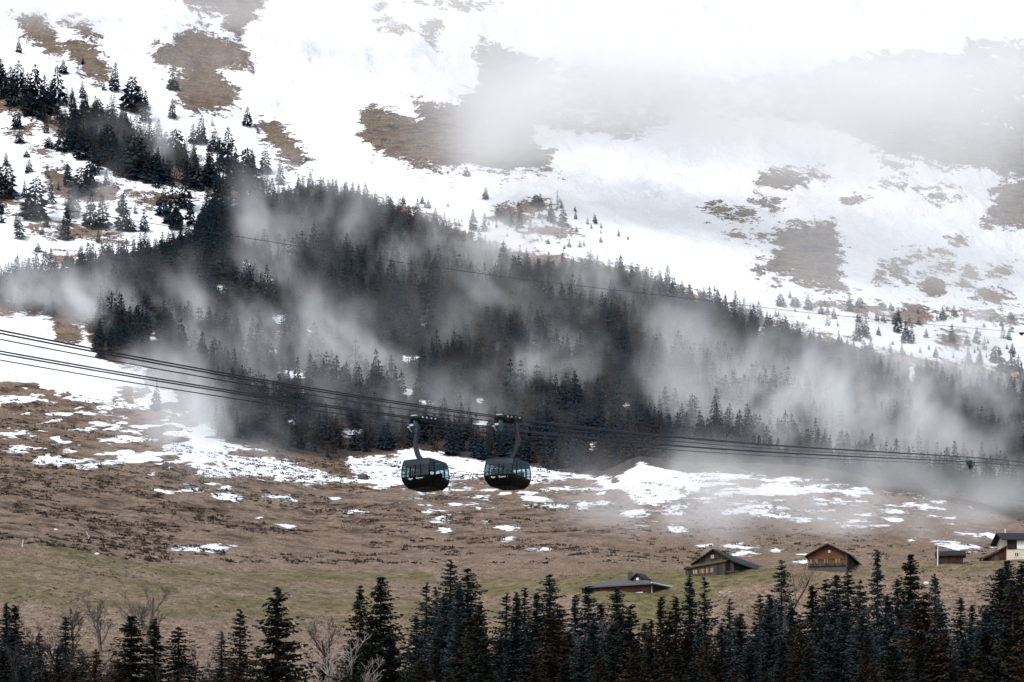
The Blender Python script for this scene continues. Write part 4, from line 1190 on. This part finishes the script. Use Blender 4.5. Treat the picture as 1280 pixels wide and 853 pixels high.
# plastered house at the right
hz_ = 43.0
house, _ = gable_house('house', (89.9, 367.0, hz_), -R(90), 7.4, 13, 4.35, 5.75, 'plastered house with dark timber upper floor and lean-to barn', M_plaster, M_roof, .75, 1.1)
uf = MB(); uf.box((3.74, .9, 3.42), (.16, 1.75, 1.8)); uf.build('timber_cladding', M_wood_dark, house)
uf = MB(); uf.box((3.74, 8.0, 2.43), (.14, 9.8, .12)); uf.build('sill_beam', M_stone, house)
wp = MB(); wp.box((3.73, 4.55, 3.45), (.12, 5.5, 1.75)); wp.build('white_panel', M_white, house)
window(house, 3.72, 1.55, .75, .75, y=1.75, side='r')
window(house, 3.72, 1.35, .75, 1.2, y=3.5, side='r')
window(house, 3.72, 1.55, .75, .75, y=6.0, side='r')
an = MB()
an.prism([(3.3, -.02, -2.5), (3.3, -.02, 2.9), (3.3, -3.1, 1.35), (3.3, -3.1, -2.5)], (-5, 0, 0))
an.build('annex_wall', M_wood_red, house)
anr = MB()
anr.prism([(3.75, -.02, 2.95), (3.75, -.02, 3.2), (3.75, -3.75, 1.3), (3.75, -3.75, 1.05)], (-5.9, 0, 0))
anr.build('annex_roof', M_roof, house)
anb = MB(); anb.box((3.33, -1.9, .55), (.05, 1.1, 1.5)); anb.build('annex_door', M_wood_grey, house)
mst = MB(); mst.tube([(0, .6, 5.2), (0, .6, 6.7)], .09, 6); mst.build('vent_pipe', M_white, house)

# white pole, log
X, Y, Zg = hit(1172, 708, 330)
pl = empty('pole', (X, Y, Zg), 0); tag(pl, 'plain whitish wooden pole standing between log chalet and hut', 'pole')
b = MB(); b.tube([(0, 0, -.5), (.02, 0, 1.5), (.04, 0, 3.45)], [.14, .12, .10], 8); b.build('shaft', M_pole, pl)
b = MB(); b.box((-.15, 0, 3.35), (.45, .10, .16)); b.build('bracket', M_chim, pl)
X, Y, Zg = hit(632, 813, 240)
b = MB(); b.tube([(-1.7, .2, .3), (0, 0, .55), (1.9, -.2, .75)], [.17, .16, .12], 8)
o = b.build('log', M_bark); o.location = (X, Y, Zg + .1)
tag(o, 'dark fallen log lying between the spruces right of centre', 'log')

# ------------------------------------------------------------------ ropeway
DX, DY = .4510, .8925           # heading of the line: away and to the right
PX_, PY_ = .8925, -.4510         # to its right
A0 = Vector((-7.55, 167.0))      # point of the far lane under the left carriage
LANE = 5.6
B0 = A0 + Vector((PX_, PY_)) * LANE


def lane_fit(base, pts):
    ts, zs_ = [], []
    for a, b in pts:
        u = (a - CX) / F
        t = (u * base.y - base.x) / (DX - u * DY)
        ts.append(t); zs_.append((HZ - b) / F * (base.y + DY * t))
    return np.polyfit(ts, zs_, 3)


fitA = lane_fit(A0, [(0, 441), (138, 464), (430, 511), (525, 525.5), (700, 544), (855, 557), (1060, 571), (1280, 583)])
fitB = lane_fit(B0, [(0, 415.5), (160, 445), (430, 494), (640, 524), (855, 547), (1060, 563), (1280, 578)])


def lane_pt(base, fit, t, side=0., dz=0.):
    return Vector((base.x + DX * t + PX_ * side, base.y + DY * t + PY_ * side, float(np.polyval(fit, t)) + dz))


TS = list(np.arange(-75, 320, 3.0))
ROPES = [(A0, fitA, -.33, 0, .048, 'far lane, left black track rope that carries the left gondola'), (A0, fitA, .33, 0, .048, 'far lane, right black track rope that carries the left gondola'),
         (A0, fitA, 0, -.46, .036, 'thin haul rope lowest of all, under the left gondola carriage'),
         (B0, fitB, -.33, 0, .048, 'near lane, left black track rope that carries the right gondola'), (B0, fitB, .33, 0, .048, 'near lane, topmost black track rope that carries the right gondola'),
         (B0, fitB, 0, -.42, .036, 'thin haul rope just under the topmost pair of ropes')]
for base, fit, sd_, dz_, rad, lab in ROPES:
    mb = MB(); mb.tube([lane_pt(base, fit, t, sd_, dz_) for t in TS], rad, 6)
    o = mb.build('haul_rope' if sd_ == 0 else 'track_rope', M_steel, None, True)
    tag(o, lab, 'rope', 'steel ropes of the ropeway')
mb = MB()
CAB = [(-60, 242, 330), (0, 250, 345), (160, 275, 385), (330, 301, 430), (500, 328, 470), (650, 349, 505), (850, 372, 550), (1000, 390, 585), (1140, 404, 620), (1280, 416, 655), (1330, 420, 668)]
mb.tube([P(*c) for c in CAB], .062, 5)
o = mb.build('support_cable', M_steel, None, True)
tag(o, 'single thin distant cable crossing high before the forest', 'cable', 'steel ropes of the ropeway')
# small clamp at the right end of that cable
c0 = Vector(P(1277, 417, 654))
b = MB(); b.box(c0, (1.6, .3, .5)); b.box(c0 + Vector((0, 0, -.4)), (.8, .3, .5))
o = b.build('cable_clamp', M_carr); tag(o, 'small dark clamp on the distant thin cable at the right edge', 'clamp')

# rope carrier hanging on the far lane
tC = None
u = (1213 - CX) / F
tC = (u * A0.y - A0.x) / (DX - u * DY)
cpt = lane_pt(A0, fitA, tC)
rc = empty('rope_carrier', cpt, -math.atan2(DX, DY)); tag(rc, 'triangular lattice rope carrier hanging from the ropes at right', 'carrier')
b = MB()
for y in (-1.2, 1.2):
    b.box((0, y * .8, .05), (1.0, .5, .22))
b.box((0, 0, .02), (.16, 3.0, .14))
b.build('clamp_beam', M_clamp, rc)
b = MB()
for sx in (-.3, .3):
    for y0, y1 in ((-1.7, -.25), (1.7, .25), (-.7, .1), (.7, -.1)):
        b.tube([(sx, y0, 0), (sx * .5, y1, -1.0)], .075, 5)
    b.tube([(sx, -1.7, 0), (sx, 1.7, 0)], .07, 5)
    b.tube([(sx * .8, -.9, -.55), (sx * .8, .9, -.55)], .06, 5)
b.box((0, 0, -1.02), (.5, .5, .22))
b.build('lattice', M_clamp, rc)
b = MB()
for y in (-.45, .45): b.disc((0, y, -.75), (1, 0, 0), .24, .16)
for y in (-.4, .4): b.tube([(0, y, -1.0), (0, y * 1.2, -1.35)], .05, 5)
b.build('roller', M_tyre, rc)


def gondola(base, fit, px_c, side, label, mull):
    """side -1: the hanger leaves on the left of the carriage, +1 on the right"""
    u = (px_c - CX) / F
    t = (u * base.y - base.x) / (DX - u * DY)
    p = lane_pt(base, fit, t) + Vector((0, 0, -.20))
    root = empty('gondola', p, -math.atan2(DX, DY))
    root.rotation_euler.y = R(1.4) * side
    tag(root, label, 'gondola', 'gondolas of the ropeway')
    # carriage
    b = MB()
    slope = math.atan(float(np.polyval(np.polyder(fit), t)))
    Mx = Matrix.Rotation(slope, 4, 'X')
    for sx in (-.33, .33):
        for dx in (-.13, .13):
            b.prism([Mx @ Vector((sx + dx, y, z)) for y, z in ((-1.75, .02), (-1.5, .30), (-.6, .46), (.6, .46), (1.5, .30), (1.75, .02), (1.4, -.14), (-1.4, -.14))], (.03, 0, 0))
    b.box((0, 0, .16), (1.0, .5, .32), Mx); b.box((0, -1.1, .12), (.9, .22, .22), Mx); b.box((0, 1.1, .12), (.9, .22, .22), Mx)
    car = b.build('carriage', M_carr, root)
    for sx in (-.33, .33):
        for y in (-1.45, -1.05, -.62, -.22, .22, .62, 1.05, 1.45):
            w = MB(); c = Mx @ Vector((sx, y, .16)); w.disc(c, (1, 0, 0), .165, .13, 12)
            wo = w.build('wheel', M_tyre, car)
    g = MB()
    for y in (-1.2, -.5, .3, 1.0):
        g.box((.33 + .20, y, .26), (.06, .18, .12), Mx); g.box((-.33 - .20, y + .2, .24), (.06, .16, .12), Mx)
    for y in (-1.7, -.2, .9):
        g.box((.0, y, .42), (.5, .22, .06), Mx)
    g.build('bracket', M_galv, car)
    # haul-rope grip on the near end, hanging below the carriage
    g = MB()
    g.box((-.05, -1.75, -.42), (.42, .9, .24), Mx); g.box((-.25, -2.1, -.22), (.12, .5, .38), Mx); g.box((.22, -1.9, -.30), (.10, .6, .5), Mx)
    g.prism([Mx @ Vector(v) for v in ((-.15, -2.3, -.55), (-.15, -1.5, -.55), (-.15, -1.75, -.98), (-.15, -2.0, -.98))], (.35, 0, 0))
    gr = g.build('grip', M_clamp, root)
    g = MB()
    g.box((-.28, -2.15, -.55), (.14, .34, .10), Mx); g.box((.05, -2.35, -.42), (.30, .12, .16), Mx); g.box((-.30, -1.7, -.30), (.1, .4, .1), Mx)
    g.tube([Mx @ Vector((-.2, -2.4, -.62)), Mx @ Vector((-.1, -2.1, -.95))], .045, 5)
    g.build('grip_jaw', M_galv, gr)
    # hanger arm: a curved flat bar from the carriage side to the roof
    top_roof = -3.34
    prof = [(.62, -.05), (.66, -.55), (.80, -1.15), (.90, -1.65), (.86, -2.15), (.68, -2.75), (.36, -3.2), (.10, -3.42)]
    b = MB()
    for k in range(len(prof) - 1):
        pass
    wid = [.12, .135, .155, .175, .185, .19, .19, .18]
    vs, fs = [], []
    for k, (x, z) in enumerate(prof):
        x0, z0 = prof[max(0, k - 1)]; x1, z1 = prof[min(len(prof) - 1, k + 1)]
        tx, tz = x1 - x0, z1 - z0; l = math.hypot(tx, tz); nx, nz = tz / l, -tx / l
        for sg in (-1, 1):
            for yy in (-.15, .15):
                vs.append((side * (x + sg * nx * wid[k]), yy, z + sg * nz * wid[k]))
    for k in range(len(prof) - 1):
        a = k * 4; c = a + 4
        fs += [(a, a + 1, c + 1, c), (a + 2, c + 2, c + 3, a + 3), (a, c, c + 2, a + 2), (a + 1, a + 3, c + 3, c + 1)]
    fs += [(0, 2, 3, 1), (len(vs) - 4, len(vs) - 3, len(vs) - 1, len(vs) - 2)]
    b.add(vs, fs)
    arm = b.build('hanger_arm', M_armc, root, False, .03)
    b = MB(); b.box((side * .5, 0, .05), (.5, .5, .34)); b.build('arm_joint', M_carr, arm)
    b = MB(); b.box((0, 0, top_roof + .08), (1.0, 1.5, .14)); b.build('roof_mount', M_carr, root)
    # cabin loft
    a_, b_ = 1.36, 1.72
    LV = [(0, .70), (.10, .77), (.32, .89), (.62, .97), (.92, 1.0), (1.25, 1.0), (1.55, .985), (1.8, .965), (2.02, .94), (2.2, .915), (2.34, .86)]
    zl = [q[0] for q in LV]; fl = [q[1] for q in LV]
    H = 2.34
    def fz_(z): return float(np.interp(z, zl, fl))
    def cp(face, s, z, off=0.):
        f = fz_(z)
        # slight bow of each face
        bow = .045 * (1 - s * s)
        if face == 0: x, y = s * a_ * f, -(b_ * f + bow + off)
        elif face == 1: x, y = a_ * f + bow + off, s * b_ * f
        elif face == 2: x, y = -s * a_ * f, b_ * f + bow + off
        else: x, y = -(a_ * f + bow + off), -s * b_ * f
        return (x, y, z + top_roof - H)

    def strip(mb_, face, s0, s1, z0, z1, off=0., ns=3):
        zz = [z0] + [z for z in zl if z0 + .02 < z < z1 - .02] + [z1]
        ss = [s0 + (s1 - s0) * i / ns for i in range(ns + 1)]
        n = len(ss)
        mb_.add([cp(face, s, z, off) for z in zz for s in ss], [(i * n + j, i * n + j + 1, (i + 1) * n + j + 1, (i + 1) * n + j) for i in range(len(zz) - 1) for j in range(ns)])
    lo = MB()
    for f in range(4): strip(lo, f, -1, 1, 0, .86, 0, 6)
    lo.add([cp(0, -1, 0), cp(0, 1, 0), cp(2, -1, 0), cp(2, 1, 0)], [(0, 1, 2, 3)])
    lo.add([cp(0, -.97, .7), cp(0, .97, .7), cp(2, -.97, .7), cp(2, .97, .7)], [(0, 1, 2, 3)])
    body = lo.build('cabin_body', M_black, root)
    up = MB()
    zt = (1.80, 2.04, 1.80, 2.04)
    for f in range(4): strip(up, f, -1, 1, zt[f], 2.34, 0, 6)
    up.add([cp(0, -1, 2.34), cp(0, 1, 2.34), cp(2, -1, 2.34), cp(2, 1, 2.34)], [(0, 1, 2, 3)])
    up.add([cp(0, -.97, 1.9), cp(0, .97, 1.9), cp(2, -.97, 1.9), cp(2, .97, 1.9)], [(0, 1, 2, 3)])
    up.build('roof', M_roofc, root)
    fr = MB()
    panes = []
    for f in range(4):
        ms = mull[f % 2]
        z0, z1 = .86, zt[f]
        cuts = [-1, -.93] + [q for m_ in ms for q in (m_ - .035, m_ + .035)] + [.93, 1]
        for k in range(0, len(cuts), 2): strip(fr, f, cuts[k], cuts[k + 1], z0, z1, .0, 1)
        if f % 2 == 0: strip(fr, f, -.93, .93, 1.08, 1.16, -.02, 6)      # rail across the end windows
        for k in range(1, len(cuts) - 1, 2): panes.append((f, cuts[k], cuts[k + 1], z0, z1))
    fo_ = fr.build('window_frame', M_black, root)
    sm_ = fo_.modifiers.new('solid', 'SOLIDIFY'); sm_.thickness = .05; sm_.offset = -1
    for f, s0, s1, z0, z1 in panes:
        g = MB(); strip(g, f, s0, s1, z0, z1, -.015, 3)
        g.build('window', M_glass, root)
    # sliding door outline on both long sides
    for f in (1, 3):
        d = MB()
        for s in (-.46, .46): strip(d, f, s - .012, s + .012, .25, 2.1, .012, 1)
        strip(d, f, -.46, .46, .25, .29, .012, 4)
        d.build('door', M_armc, root)
    # trim line along the corner and roof edge that catches the light
    tr = MB()
    for f in (0, 1):
        tr.tube([cp(f, s, 2.30, .012) for s in np.linspace(-1, 1, 5)], .022, 5)
    tr.tube([cp(0, 1, z, .012) for z in np.linspace(1.7, 2.30, 4)], .022, 5)
    tr.build('trim', M_roofc, root)
    st = MB()
    for sy in (-1, 1):
        st.box((0, sy * .95, top_roof - H + 1.0), (1.9, .4, .10)); st.box((0, sy * 1.2, top_roof - H + 1.2), (1.9, .10, .46))
    for sx in (-1, 1): st.box((sx * .98, 0, top_roof - H + 1.05), (.36, 1.0, .10))
    st.tube([(0, 0, top_roof - H + .7), (0, 0, top_roof - .5)], .05, 6)
    st.tube([(-.5, -.2, top_roof - H + .7), (-.5, -.2, top_roof - .5)], .03, 6)
    st.build('bench', M_seat, root)
    # lettering on the end face
    def word(txt, x, m_):
        cu = bpy.data.curves.new('lettering', 'FONT'); cu.body = txt; cu.size = .21; cu.align_x = 'CENTER'; cu.align_y = 'CENTER'; cu.extrude = .004; cu.offset = .0
        cu.materials.append(m_)
        tmp = link(bpy.data.objects.new('lettering_curve', cu))
        bpy.context.view_layer.update()
        tme = bpy.data.meshes.new_from_object(tmp.evaluated_get(bpy.context.evaluated_depsgraph_get()))
        bpy.data.objects.remove(tmp); tme.name = 'lettering'
        o = link(bpy.data.objects.new('lettering', tme), root)
        z = .70
        y = -(b_ * fz_(z) + .045 + .035)
        o.location = (x, y, top_roof - H + z)
        tilt = math.atan2((fz_(.8) - fz_(.6)) * b_, .2)
        o.rotation_euler = (math.pi / 2 + tilt, 0, 0)
        return o
    word('\u00b7', -.82, M_letter); word('Eiger', -.44, M_letter); word('\u00b7', -.06, M_letter_red); word('Express', .40, M_letter); word('\u00b7', .86, M_letter)
    return root


gondola(A0, fitA, 530.5, -1, 'left black gondola, hanging from the lower ropes by an arm bulging left', [[-.64, -.35, .0, .39], [-.55, .5]])
gondola(B0, fitB, 636.0, 1, 'right black gondola, hanging from the upper ropes by an arm bulging right', [[-.63, .04, .33], [-.58, -.04, .48]])

# ------------------------------------------------------------------ mist: real clouds of scattering droplets in voxel grids
def mist(name, label, lo, hi, res, blobs, base_scale, amt, squash=(1, 1, 1), warp=25.0, lo_t=.42, hi_t=.66, rough_=.62, alb=(.97, .97, .98), aniso=0.0):
    ng = bpy.data.node_groups.new(name, 'GeometryNodeTree')
    ng.interface.new_socket('Geometry', in_out='INPUT', socket_type='NodeSocketGeometry')
    ng.interface.new_socket('Geometry', in_out='OUTPUT', socket_type='NodeSocketGeometry')
    N, L = ng.nodes, ng.links
    pos = N.new('GeometryNodeInputPosition').outputs[0]

    def vm(op, a, b=None, sc_=None):
        n = N.new('ShaderNodeVectorMath'); n.operation = op
        for i, x in enumerate((a, b)):
            if x is None: continue
            if isinstance(x, tuple): n.inputs[i].default_value = x
            else: L.new(x, n.inputs[i])
        return n

    def mth(op, a, b=None, c=None, clamp=False):
        n = N.new('ShaderNodeMath'); n.operation = op; n.use_clamp = clamp
        for i, x in enumerate((a, b, c)):
            if x is None: continue
            if isinstance(x, (int, float)): n.inputs[i].default_value = x
            else: L.new(x, n.inputs[i])
        return n.outputs[0]
    wn = N.new('ShaderNodeTexNoise'); wn.inputs['Scale'].default_value = 1 / 55.; wn.inputs['Detail'].default_value = 4
    L.new(vm('MULTIPLY', pos, (1., .4, 1.)).outputs[0], wn.inputs['Vector'])
    wv = vm('MULTIPLY', vm('SUBTRACT', wn.outputs['Color'], (.5, .5, .5)).outputs[0], (warp * 2, warp * 2, warp * 2)).outputs[0]
    wp = vm('ADD', pos, wv).outputs[0]
    total = None
    for (c, r, rot, amp) in blobs:
        d = vm('SUBTRACT', wp, c).outputs[0]
        if rot:
            rn = N.new('ShaderNodeVectorRotate'); rn.rotation_type = 'Y_AXIS'; rn.inputs['Angle'].default_value = rot
            L.new(d, rn.inputs['Vector']); d = rn.outputs[0]
        q = vm('MULTIPLY', d, (1 / r[0], 1 / r[1], 1 / r[2])).outputs[0]
        dd = vm('DOT_PRODUCT', q, q).outputs['Value']
        e = mth('EXPONENT', mth('MULTIPLY', dd, -1.0))
        total = mth('MULTIPLY', e, amp) if total is None else mth('MULTIPLY_ADD', e, amp, total)
    sq = vm('MULTIPLY', wp, squash).outputs[0]
    nz = N.new('ShaderNodeTexNoise'); nz.inputs['Scale'].default_value = base_scale; nz.inputs['Detail'].default_value = 6; nz.inputs['Roughness'].default_value = rough_
    L.new(sq, nz.inputs['Vector'])
    mp = N.new('ShaderNodeMapRange'); mp.clamp = True
    L.new(nz.outputs[0], mp.inputs[0])
    mp.inputs[1].default_value = lo_t; mp.inputs[2].default_value = hi_t; mp.inputs[3].default_value = 0.0; mp.inputs[4].default_value = 1.0
    dens = mth('MULTIPLY', total, mth('MULTIPLY', mp.outputs[0], amt))
    dens = mth('SUBTRACT', dens, .00012)
    dens = mth('MAXIMUM', dens, 0.0)
    vc = N.new('GeometryNodeVolumeCube')
    vc.inputs['Min'].default_value = lo; vc.inputs['Max'].default_value = hi
    for a, k in zip('XYZ', range(3)): vc.inputs['Resolution ' + a].default_value = max(8, int((hi[k] - lo[k]) / (res if not isinstance(res, tuple) else res[k])))
    L.new(dens, vc.inputs['Density'])
    m = bpy.data.materials.new(name); m.use_nodes = True
    t = m.node_tree; t.nodes.clear()
    o_ = t.nodes.new('ShaderNodeOutputMaterial'); pv = t.nodes.new('ShaderNodeVolumePrincipled')
    pv.inputs['Density'].default_value = 1.0; pv.inputs['Color'].default_value = (*alb, 1); pv.inputs['Anisotropy'].default_value = aniso
    t.links.new(pv.outputs[0], o_.inputs['Volume'])
    smn = N.new('GeometryNodeSetMaterial'); smn.inputs['Material'].default_value = m
    out = N.new('NodeGroupOutput')
    L.new(vc.outputs[0], smn.inputs[0]); L.new(smn.outputs[0], out.inputs[0])
    me_ = bpy.data.meshes.new(name); me_.materials.append(m)
    ob = link(bpy.data.objects.new(name, me_))
    md = ob.modifiers.new('mist', 'NODES'); md.node_group = ng
    tag(ob, label, 'mist', None, 'stuff')
    return ob


def blob(px_, py_, rx, ry, od, Y=None, sy=16.0, back=22.0, rot=0.0):
    """a cloud seen at px_, py_ hovering just in front of the slope there"""
    if Y is None:
        Y = hit(px_, py_ + 12, 700)[1] - back
    c = P(px_, py_, Y)
    return (c, (rx / F * Y, sy, ry / F * Y), rot, od / (sy * 1.772))


WISPS = [(900, 450, 260, 100, .10, 800, 30),(175, 470, 50, 34, .9), (225, 520, 46, 34, 1.0), (60, 370, 70, 40, .7), (850, 520, 40, 50, .6), (1000, 560, 70, 30, .9),(345, 300, 26, 60, 1.0, None, 14, 22, .3), (290, 440, 34, 70, .9, None, 14, 22, .35), (400, 420, 26, 70, .7, None, 14, 22, .3), (520, 300, 26, 40, .7), (590, 400, 24, 60, .4, None, 14, 22, -.3), (740, 470, 22, 60, .7, None, 14, 22, -.3), (110, 340, 60, 40, .8), (130, 400, 50, 40, .7), (240, 500, 50, 40, .6), (460, 470, 40, 50, .5), (1120, 480, 60, 40, .7), (980, 470, 40, 50, .8),(330, 330, 40, 80, 1.1, None, 20, 26, .25), (300, 410, 60, 45, .9), (160, 385, 42, 38, 1.2), (250, 390, 90, 34, .7), (60, 372, 90, 50, .8), (190, 175, 50, 42, .8), (100, 130, 70, 45, .9), (20, 120, 50, 50, .6), (110, 262, 50, 40, .5),
         (430, 450, 52, 62, 1.1), (345, 480, 50, 70, .8), (300, 540, 60, 40, .8), (215, 540, 60, 40, .8), (480, 520, 90, 45, .55), (600, 510, 110, 40, .4), (560, 430, 60, 60, .25),
         (555, 290, 42, 42, .8), (620, 320, 66, 42, 1.0), (740, 345, 70, 36, 1.0), (690, 310, 60, 26, .5), (705, 420, 26, 90, .9, None, 20, 26, -.3), (680, 475, 34, 46, .8), (640, 390, 40, 60, .4), (790, 420, 50, 60, .4), (480, 340, 70, 60, .3), (420, 290, 60, 50, .45), (370, 230, 60, 30, .4),
         (960, 520, 84, 66, 1.6), (930, 470, 40, 40, .8), (1050, 510, 60, 46, .9), (1110, 545, 90, 50, 1.2), (1200, 515, 84, 66, 1.3), (1260, 570, 80, 60, 1.5), (1160, 455, 90, 26, .6), (1050, 450, 60, 28, .35), (980, 395, 60, 26, .6), (860, 420, 60, 70, .35), (860, 510, 50, 60, .8), (1270, 480, 60, 40, .9), (1180, 400, 110, 30, .5)]
LOWM = [(1060, 665, 130, 36, .5, 560, 40), (835, 665, 46, 55, 1.5, 560, 40), (870, 690, 50, 30, .8, 540, 30), (880, 640, 90, 50, .6, 580, 40), (1000, 655, 120, 46, .45, 590, 40), (960, 600, 90, 30, .3, 620, 30), (1180, 600, 120, 40, .8, 660, 30), (760, 640, 60, 50, .4, 600, 40), (1240, 630, 80, 40, .6, 600, 40), (500, 640, 160, 50, .12, 600, 40), (1120, 660, 90, 40, .4, 560, 40), (250, 600, 80, 40, .35, 600, 40)]
mist('mist', 'torn grey mist drifting up across the dark forest slope', (-330, 520, 40), (330, 1230, 400), (2.6, 6.0, 2.6),
     [blob(*w) for w in WISPS] + [blob(*w) for w in LOWM], 1 / 27., 2.3, (1, .30, .55), 30.0, .445, .67, .74, alb=(.965, .968, .975), aniso=-.15)
CLOUD = [(680, 40, 170, 75, 1.3, 1290, 45), (900, 60, 200, 75, 1.3, 1300, 45), (1120, 30, 200, 60, 1.0, 1320, 45), (1290, 60, 100, 90, 1.6, 1280, 45), (760, 120, 110, 45, 2.4, 1200, 40), (840, 130, 80, 40, 1.8, 1200, 40), (620, 130, 70, 60, 1.0, 1220, 40), (1000, 130, 110, 40, 2.0, 1220, 40), (1090, 165, 60, 36, 1.4, 1200, 40),
         (1180, 110, 110, 50, 1.1, 1230, 40), (1050, 250, 200, 50, .55, 1130, 40), (1220, 190, 80, 60, .6, 1200, 40), (560, 185, 60, 40, .5, 1140, 35), (640, 170, 60, 40, .9, 1150, 35), (250, 20, 260, 30, 1.3, 1380, 40), (60, 10, 160, 36, 1.3, 1380, 40), (470, 10, 140, 40, 1.2, 1380, 40), (240, 70, 70, 30, .7, 1240, 40), (1000, 310, 110, 45, 1.0, 1080, 30), (1190, 325, 120, 50, 1.15, 1080, 30), (700, 120, 120, 55, 2.6, 1150, 35), (820, 110, 120, 50, 3.2, 1160, 35), (940, 115, 110, 45, 2.6, 1160, 35), (1080, 120, 110, 45, 2.0, 1170, 35), (1220, 110, 110, 60, 2.0, 1180, 35), (1150, 210, 110, 40, .9, 1150, 35), (1020, 190, 90, 36, 1.4, 1150, 35), (620, 190, 50, 46, .9, 1120, 30)]
mist('cloud', 'white cloud covering the top of the mountain', (-430, 1000, 215), (430, 1480, 640), 7.0, [blob(*w) for w in CLOUD], 1 / 110., .85, (1, 1, .8), 26.0, .22, .66, alb=(.965, .965, .970), aniso=-.30)

# ------------------------------------------------------------------ light, camera, view
SUN_EL, SUN_AZ = R(46), R(215)      # azimuth clockwise from +Y (north): behind the camera, to the left
w = bpy.data.worlds.new('World'); sc.world = w; w.use_nodes = True
t = w.node_tree
bg = t.nodes['Background']
sky = t.nodes.new('ShaderNodeTexSky'); sky.sky_type = 'NISHITA'; sky.sun_disc = False
sky.sun_elevation = SUN_EL; sky.sun_rotation = SUN_AZ
sky.air_density = 1.0; sky.dust_density = 2.2; sky.ozone_density = 1.0
hs = t.nodes.new('ShaderNodeHueSaturation'); hs.inputs['Saturation'].default_value = .78; hs.inputs['Hue'].default_value = .485
t.links.new(sky.outputs[0], hs.inputs['Color']); t.links.new(hs.outputs[0], bg.inputs['Color'])
bg.inputs['Strength'].default_value = .15
sun = bpy.data.lights.new('sun', 'SUN'); sun.energy = 1.5; sun.angle = R(12); sun.color = (1, .985, .965)
so = link(bpy.data.objects.new('sun', sun))
d = Vector((math.sin(SUN_AZ) * math.cos(SUN_EL), math.cos(SUN_AZ) * math.cos(SUN_EL), math.sin(SUN_EL)))
so.rotation_euler = d.to_track_quat('Z', 'Y').to_euler()
so.location = d * 100

cam = bpy.data.cameras.new('camera'); co = link(bpy.data.objects.new('camera', cam))
cam.sensor_width = 36; cam.lens = 36 * F / 1280
cam.shift_y = (HZ - 426.5) / 1280
cam.clip_start = .5; cam.clip_end = 6000
co.location = (0, 0, 0); co.rotation_euler = (math.pi / 2, 0, 0)
sc.camera = co
sc.view_settings.view_transform = 'Standard'; sc.view_settings.look = 'None'
sc.view_settings.gamma = 1; sc.view_settings.use_curve_mapping = False
sc.view_settings.exposure = 0.55
cy = sc.cycles
cy.use_denoising = True
cy.volume_bounces = 5
cy.volume_step_rate = 5.0
cy.max_bounces = 8; cy.diffuse_bounces = 2; cy.glossy_bounces = 2; cy.transparent_max_bounces = 12
